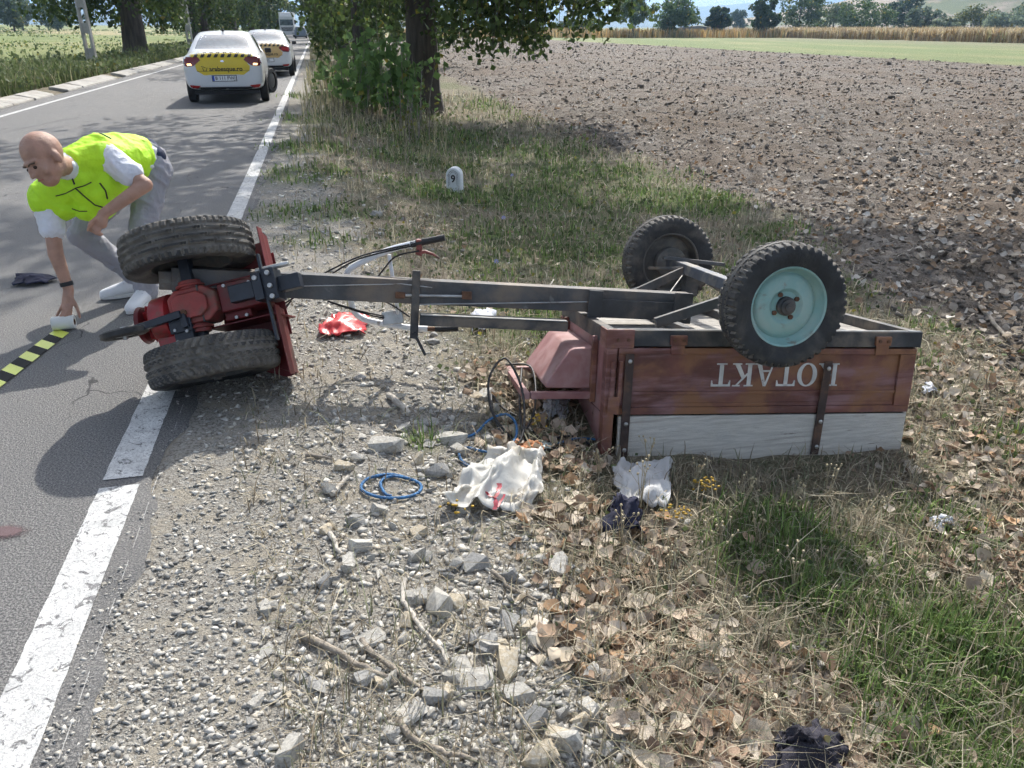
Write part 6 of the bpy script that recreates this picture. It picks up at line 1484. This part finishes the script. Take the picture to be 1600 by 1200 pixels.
rp = MB(); c0 = P(775, 772)
dgm = bpy.context.evaluated_depsgraph_get(); evb = bag.evaluated_get(dgm); meb = evb.to_mesh(); bb = BVHTree.FromPolygons([v.co+bag.location for v in meb.vertices], [tuple(p.vertices) for p in meb.polygons]); evb.to_mesh_clear()
def on_bag(pts, w):
    top = []
    for (a, b) in pts:
        C0 = Vector((0, 0, CAM_H)); dr = (P(a, b)-C0).normalized(); h = bb.ray_cast(C0, dr)
        if h[0]: top.append(h[0]-dr*.003)
    if len(top) > 1:
        vs = []; 
        for i, p in enumerate(top): ww = w*(.5+abs(math.sin(i*1.3+1))); vs += [p+Vector((ww, 0, 0)), p-Vector((ww, 0, 0))]
        rp.add(vs, [(2*i, 2*i+1, 2*i+3, 2*i+2) for i in range(len(top)-1)])
on_bag([(778, 755), (779, 760), (777, 766), (774, 772), (773, 778), (772, 784), (773, 790), (771, 796)], .011); on_bag([(758, 768), (762, 772), (768, 776), (773, 779)], .006); on_bag([(787, 772), (785, 778), (780, 786), (777, 792)], .006)
if rp.v:
    lb = bag.location; me = bpy.data.meshes.new('red_print'); me.from_pydata([tuple(Vector(p)-lb) for p in rp.v], [], rp.f); finish('red_print', me, M_BAGR, bag, smooth=True)
crumple('white_cloth', [(955, 800), (1035, 800), (1055, 728), (965, 735)], .003, M_CLOTH, 'dirty white crumpled cloth lying in the grass before the cart', 'cloth', amp=.07, seed=5, hump=.03)
crumple('navy_cap', [(940, 845), (1005, 840), (1000, 795), (955, 798)], .006, M_NAVYC, 'dark navy crumpled cap beneath the white cloth', 'cap', amp=.06, seed=7, hump=.09, n=18, lift=.02)
crumple('dark_jacket', [(1185, 1235), (1325, 1235), (1310, 1160), (1215, 1155)], .006, M_JACK, 'dark jacket lying in leaves at the bottom edge', 'jacket', amp=.05, seed=9, hump=.08, lift=.02, n=40)
jk = bpy.data.objects['dark_jacket']; bq = P(1283, 1190)+Vector((0, -.0, .09))
jb = MB().tube([bq, bq+Vector((0, -.006, .006))], .009, 14); me = bpy.data.meshes.new('button'); me.from_pydata([tuple(Vector(p)-jk.location) for p in jb.v], [], jb.f); finish('button', me, mat('brass', (.30, .24, .10), .4, metal=.6), jk)
crumple('white_paper', [(735, 522), (762, 520), (775, 494), (738, 496)], .001, M_PAPER, 'crumpled white paper lying behind the drawbar', 'paper', amp=.06, seed=12, hump=.05, n=16)
crumple('white_wrapper', [(1450, 832), (1490, 832), (1482, 815), (1455, 816)], .001, M_PAPER, 'small white crumpled wrapper among leaves right of the cart', 'wrapper', amp=.03, seed=14, hump=.02, n=12)
crumple('foil_scrap', [(1440, 620), (1462, 620), (1458, 604), (1440, 606)], .001, M_PAPER, 'small bluish white scrap beside the cart\'s right end', 'wrapper', amp=.03, seed=15, hump=.02, n=10)
crumple('orange_rag', [(800, 722), (850, 716), (842, 698), (808, 702)], .003, M_ORANGE, 'orange rag between the plastic bag and the cart', 'rag', amp=.035, seed=17, hump=.02, n=16)
crumple('teal_wrapper', [(838, 710), (866, 708), (868, 694), (846, 694)], .001, M_TEALP, 'pale teal wrapper among the black cables', 'wrapper', amp=.02, seed=18, n=10)
crumple('clear_plastic_bag', [(848, 662), (884, 664), (882, 628), (852, 628)], .001, M_CLEARP, 'clear plastic bag beneath the cart\'s front corner', 'plastic bag', amp=.05, seed=19, hump=.07, n=16)
crumple('black_pouch', [(22, 450), (70, 447), (92, 436), (28, 432)], .008, M_NAVYC, 'flat black cloth cap lying on the road behind the arm', 'cap', amp=.02, seed=20, hump=.035, n=16)
# red plastic cover
M_RPL = mat('red_plastic_cover', (.58, .025, .028), .35, var=.1, scale=5, translucent=.1, coat=.2)
crumple('red_plastic_cover', [(492, 530), (572, 526), (570, 500), (522, 498)], .003, M_RPL, 'broken red plastic cover lying on gravel below the handlebar', 'plastic cover', amp=.045, seed=23, hump=.04, n=14)
# ------------------------------------------------------------------ ropes and cables
M_BLUE = mat('blue_rope', (.03, .14, .32), .6, var=.35, scale=60, bump=.5, bscale=150); M_BCAB = mat('black_cable', (.018, .018, .02), .55, var=.2)
def rope(name, pxs, r, m, label, cat='rope', lift=.012, hs=None):
    pts = [P(a, b)+Vector((0, 0, lift+(hs[i] if hs else 0))) for i, (a, b) in enumerate(pxs)]
    return tag(MB().tube(smooth_path(pts, 6), r, 8).build(name, m, smooth=True, angle=70), label, cat)
rope('blue_rope', [(640, 752), (610, 745), (575, 752), (565, 768), (590, 780), (625, 782), (652, 775), (658, 762), (640, 752), (610, 748), (595, 758), (602, 775), (612, 779)], .0062, M_BLUE, 'small loop of blue rope lying alone on the stones')
rope('blue_rope', [(725, 688), (745, 682), (765, 668), (790, 665), (805, 675), (805, 695), (780, 710), (750, 708), (725, 702), (718, 715), (728, 730), (752, 735)], .0062, M_BLUE, 'blue rope curling beside the black cables', hs=[0, .01, .03, .05, .04, .02, 0, 0, 0, 0, 0, 0])
rope('blue_rope', [(860, 700), (885, 692), (905, 688), (930, 690)], .006, M_BLUE, 'short blue rope end under the cart corner')
hs = [.0, .08, .16, .2, .14, .05, .0, .02, .04, .0, 0, 0, 0]
rope('black_cable', [(800, 690), (770, 672), (765, 640), (790, 618), (815, 650), (818, 690), (800, 702), (775, 668), (768, 632), (785, 640), (820, 662), (845, 690), (880, 700)], .006, M_BCAB, 'tangle of black cable rising in loops beside the tool box', 'cable', hs=hs)
rope('black_cable', [(815, 610), (812, 650), (818, 688), (840, 702), (870, 690), (900, 686), (925, 700)], .006, M_BCAB, 'black cable running under the cart corner', 'cable', hs=[.12, .06, .02, 0, .01, .0, 0])
rope('black_cable', [(790, 605), (830, 615), (835, 660), (810, 690), (790, 700), (820, 712), (860, 705), (905, 700)], .0055, M_BCAB, 'second black cable loop beneath the tool box', 'cable', hs=[.12, .14, .06, 0, 0, 0, 0, 0])
# yellow flower heads
M_YEL = mat('yellow_flower', (.42, .26, .02), .7, var=.2, scale=30)
for k, (px, py, n_) in enumerate([(1100, 775, 9), (1060, 818, 6), (838, 672, 4), (712, 815, 3)]):
    b = P(px, py); F = MB()
    for j in range(n_*4):
        c = b+Vector((random.gauss(0, .028), random.gauss(0, .018), .03+random.random()*.06)); F.ball(c, (.004+.006*random.random(), .006, .004), 6, 4)
    o = F.build('yellow_flowers', M_YEL, smooth=True); tag(o, ['cluster of yellow flower heads in the grass before the cart', 'small yellow flower heads beside the navy cap', 'yellow bit of peel beside the black cables', 'small yellow leaf scrap below the plastic bag'][k], 'flower', kind='stuff')
# ------------------------------------------------------------------ thin air haze round the whole place
hz = MB().bx(-9500, 9500, -9000, 9500, -7, 330)
mh = bpy.data.materials.new('air_haze'); mh.use_nodes = True; nt = mh.node_tree; nt.nodes.remove(nt.nodes['Principled BSDF'])
pv = nt.nodes.new('ShaderNodeVolumePrincipled'); pv.inputs['Color'].default_value = (.42, .66, 1.0, 1); pv.inputs['Density'].default_value = .00026; pv.inputs['Anisotropy'].default_value = .25
nt.links.new(pv.outputs[0], nt.nodes['Material Output'].inputs['Volume'])
haze = hz.build('haze', mh); haze['kind'] = 'stuff'; haze['label'] = 'thin bluish haze over the far fields and hills'
# ------------------------------------------------------------------ look-alikes that share a description are told apart by their place
by = {}
for o in bpy.data.objects:
    if o.parent is None and o.get('category') in ('stone', 'leaf') and 'label' in o: by.setdefault(o['label'], []).append(o)
ORD = ['second', 'third', 'fourth', 'fifth', 'sixth', 'seventh', 'eighth', 'ninth', 'tenth', 'eleventh', 'twelfth']
for lb, os_ in by.items():
    if len(os_) < 2: continue
    os_.sort(key=lambda o: to_px(*o.location)[0])
    for i, o in enumerate(os_): o['label'] = lb+(', leftmost' if i == 0 else ', rightmost' if i == len(os_)-1 else f', {ORD[min(i-1, 10)]} from left')
    for o in os_:
        if len(o['label'].split()) > 16: o['label'] = o['label'].replace(' dry', '').replace(' the ', ' ')
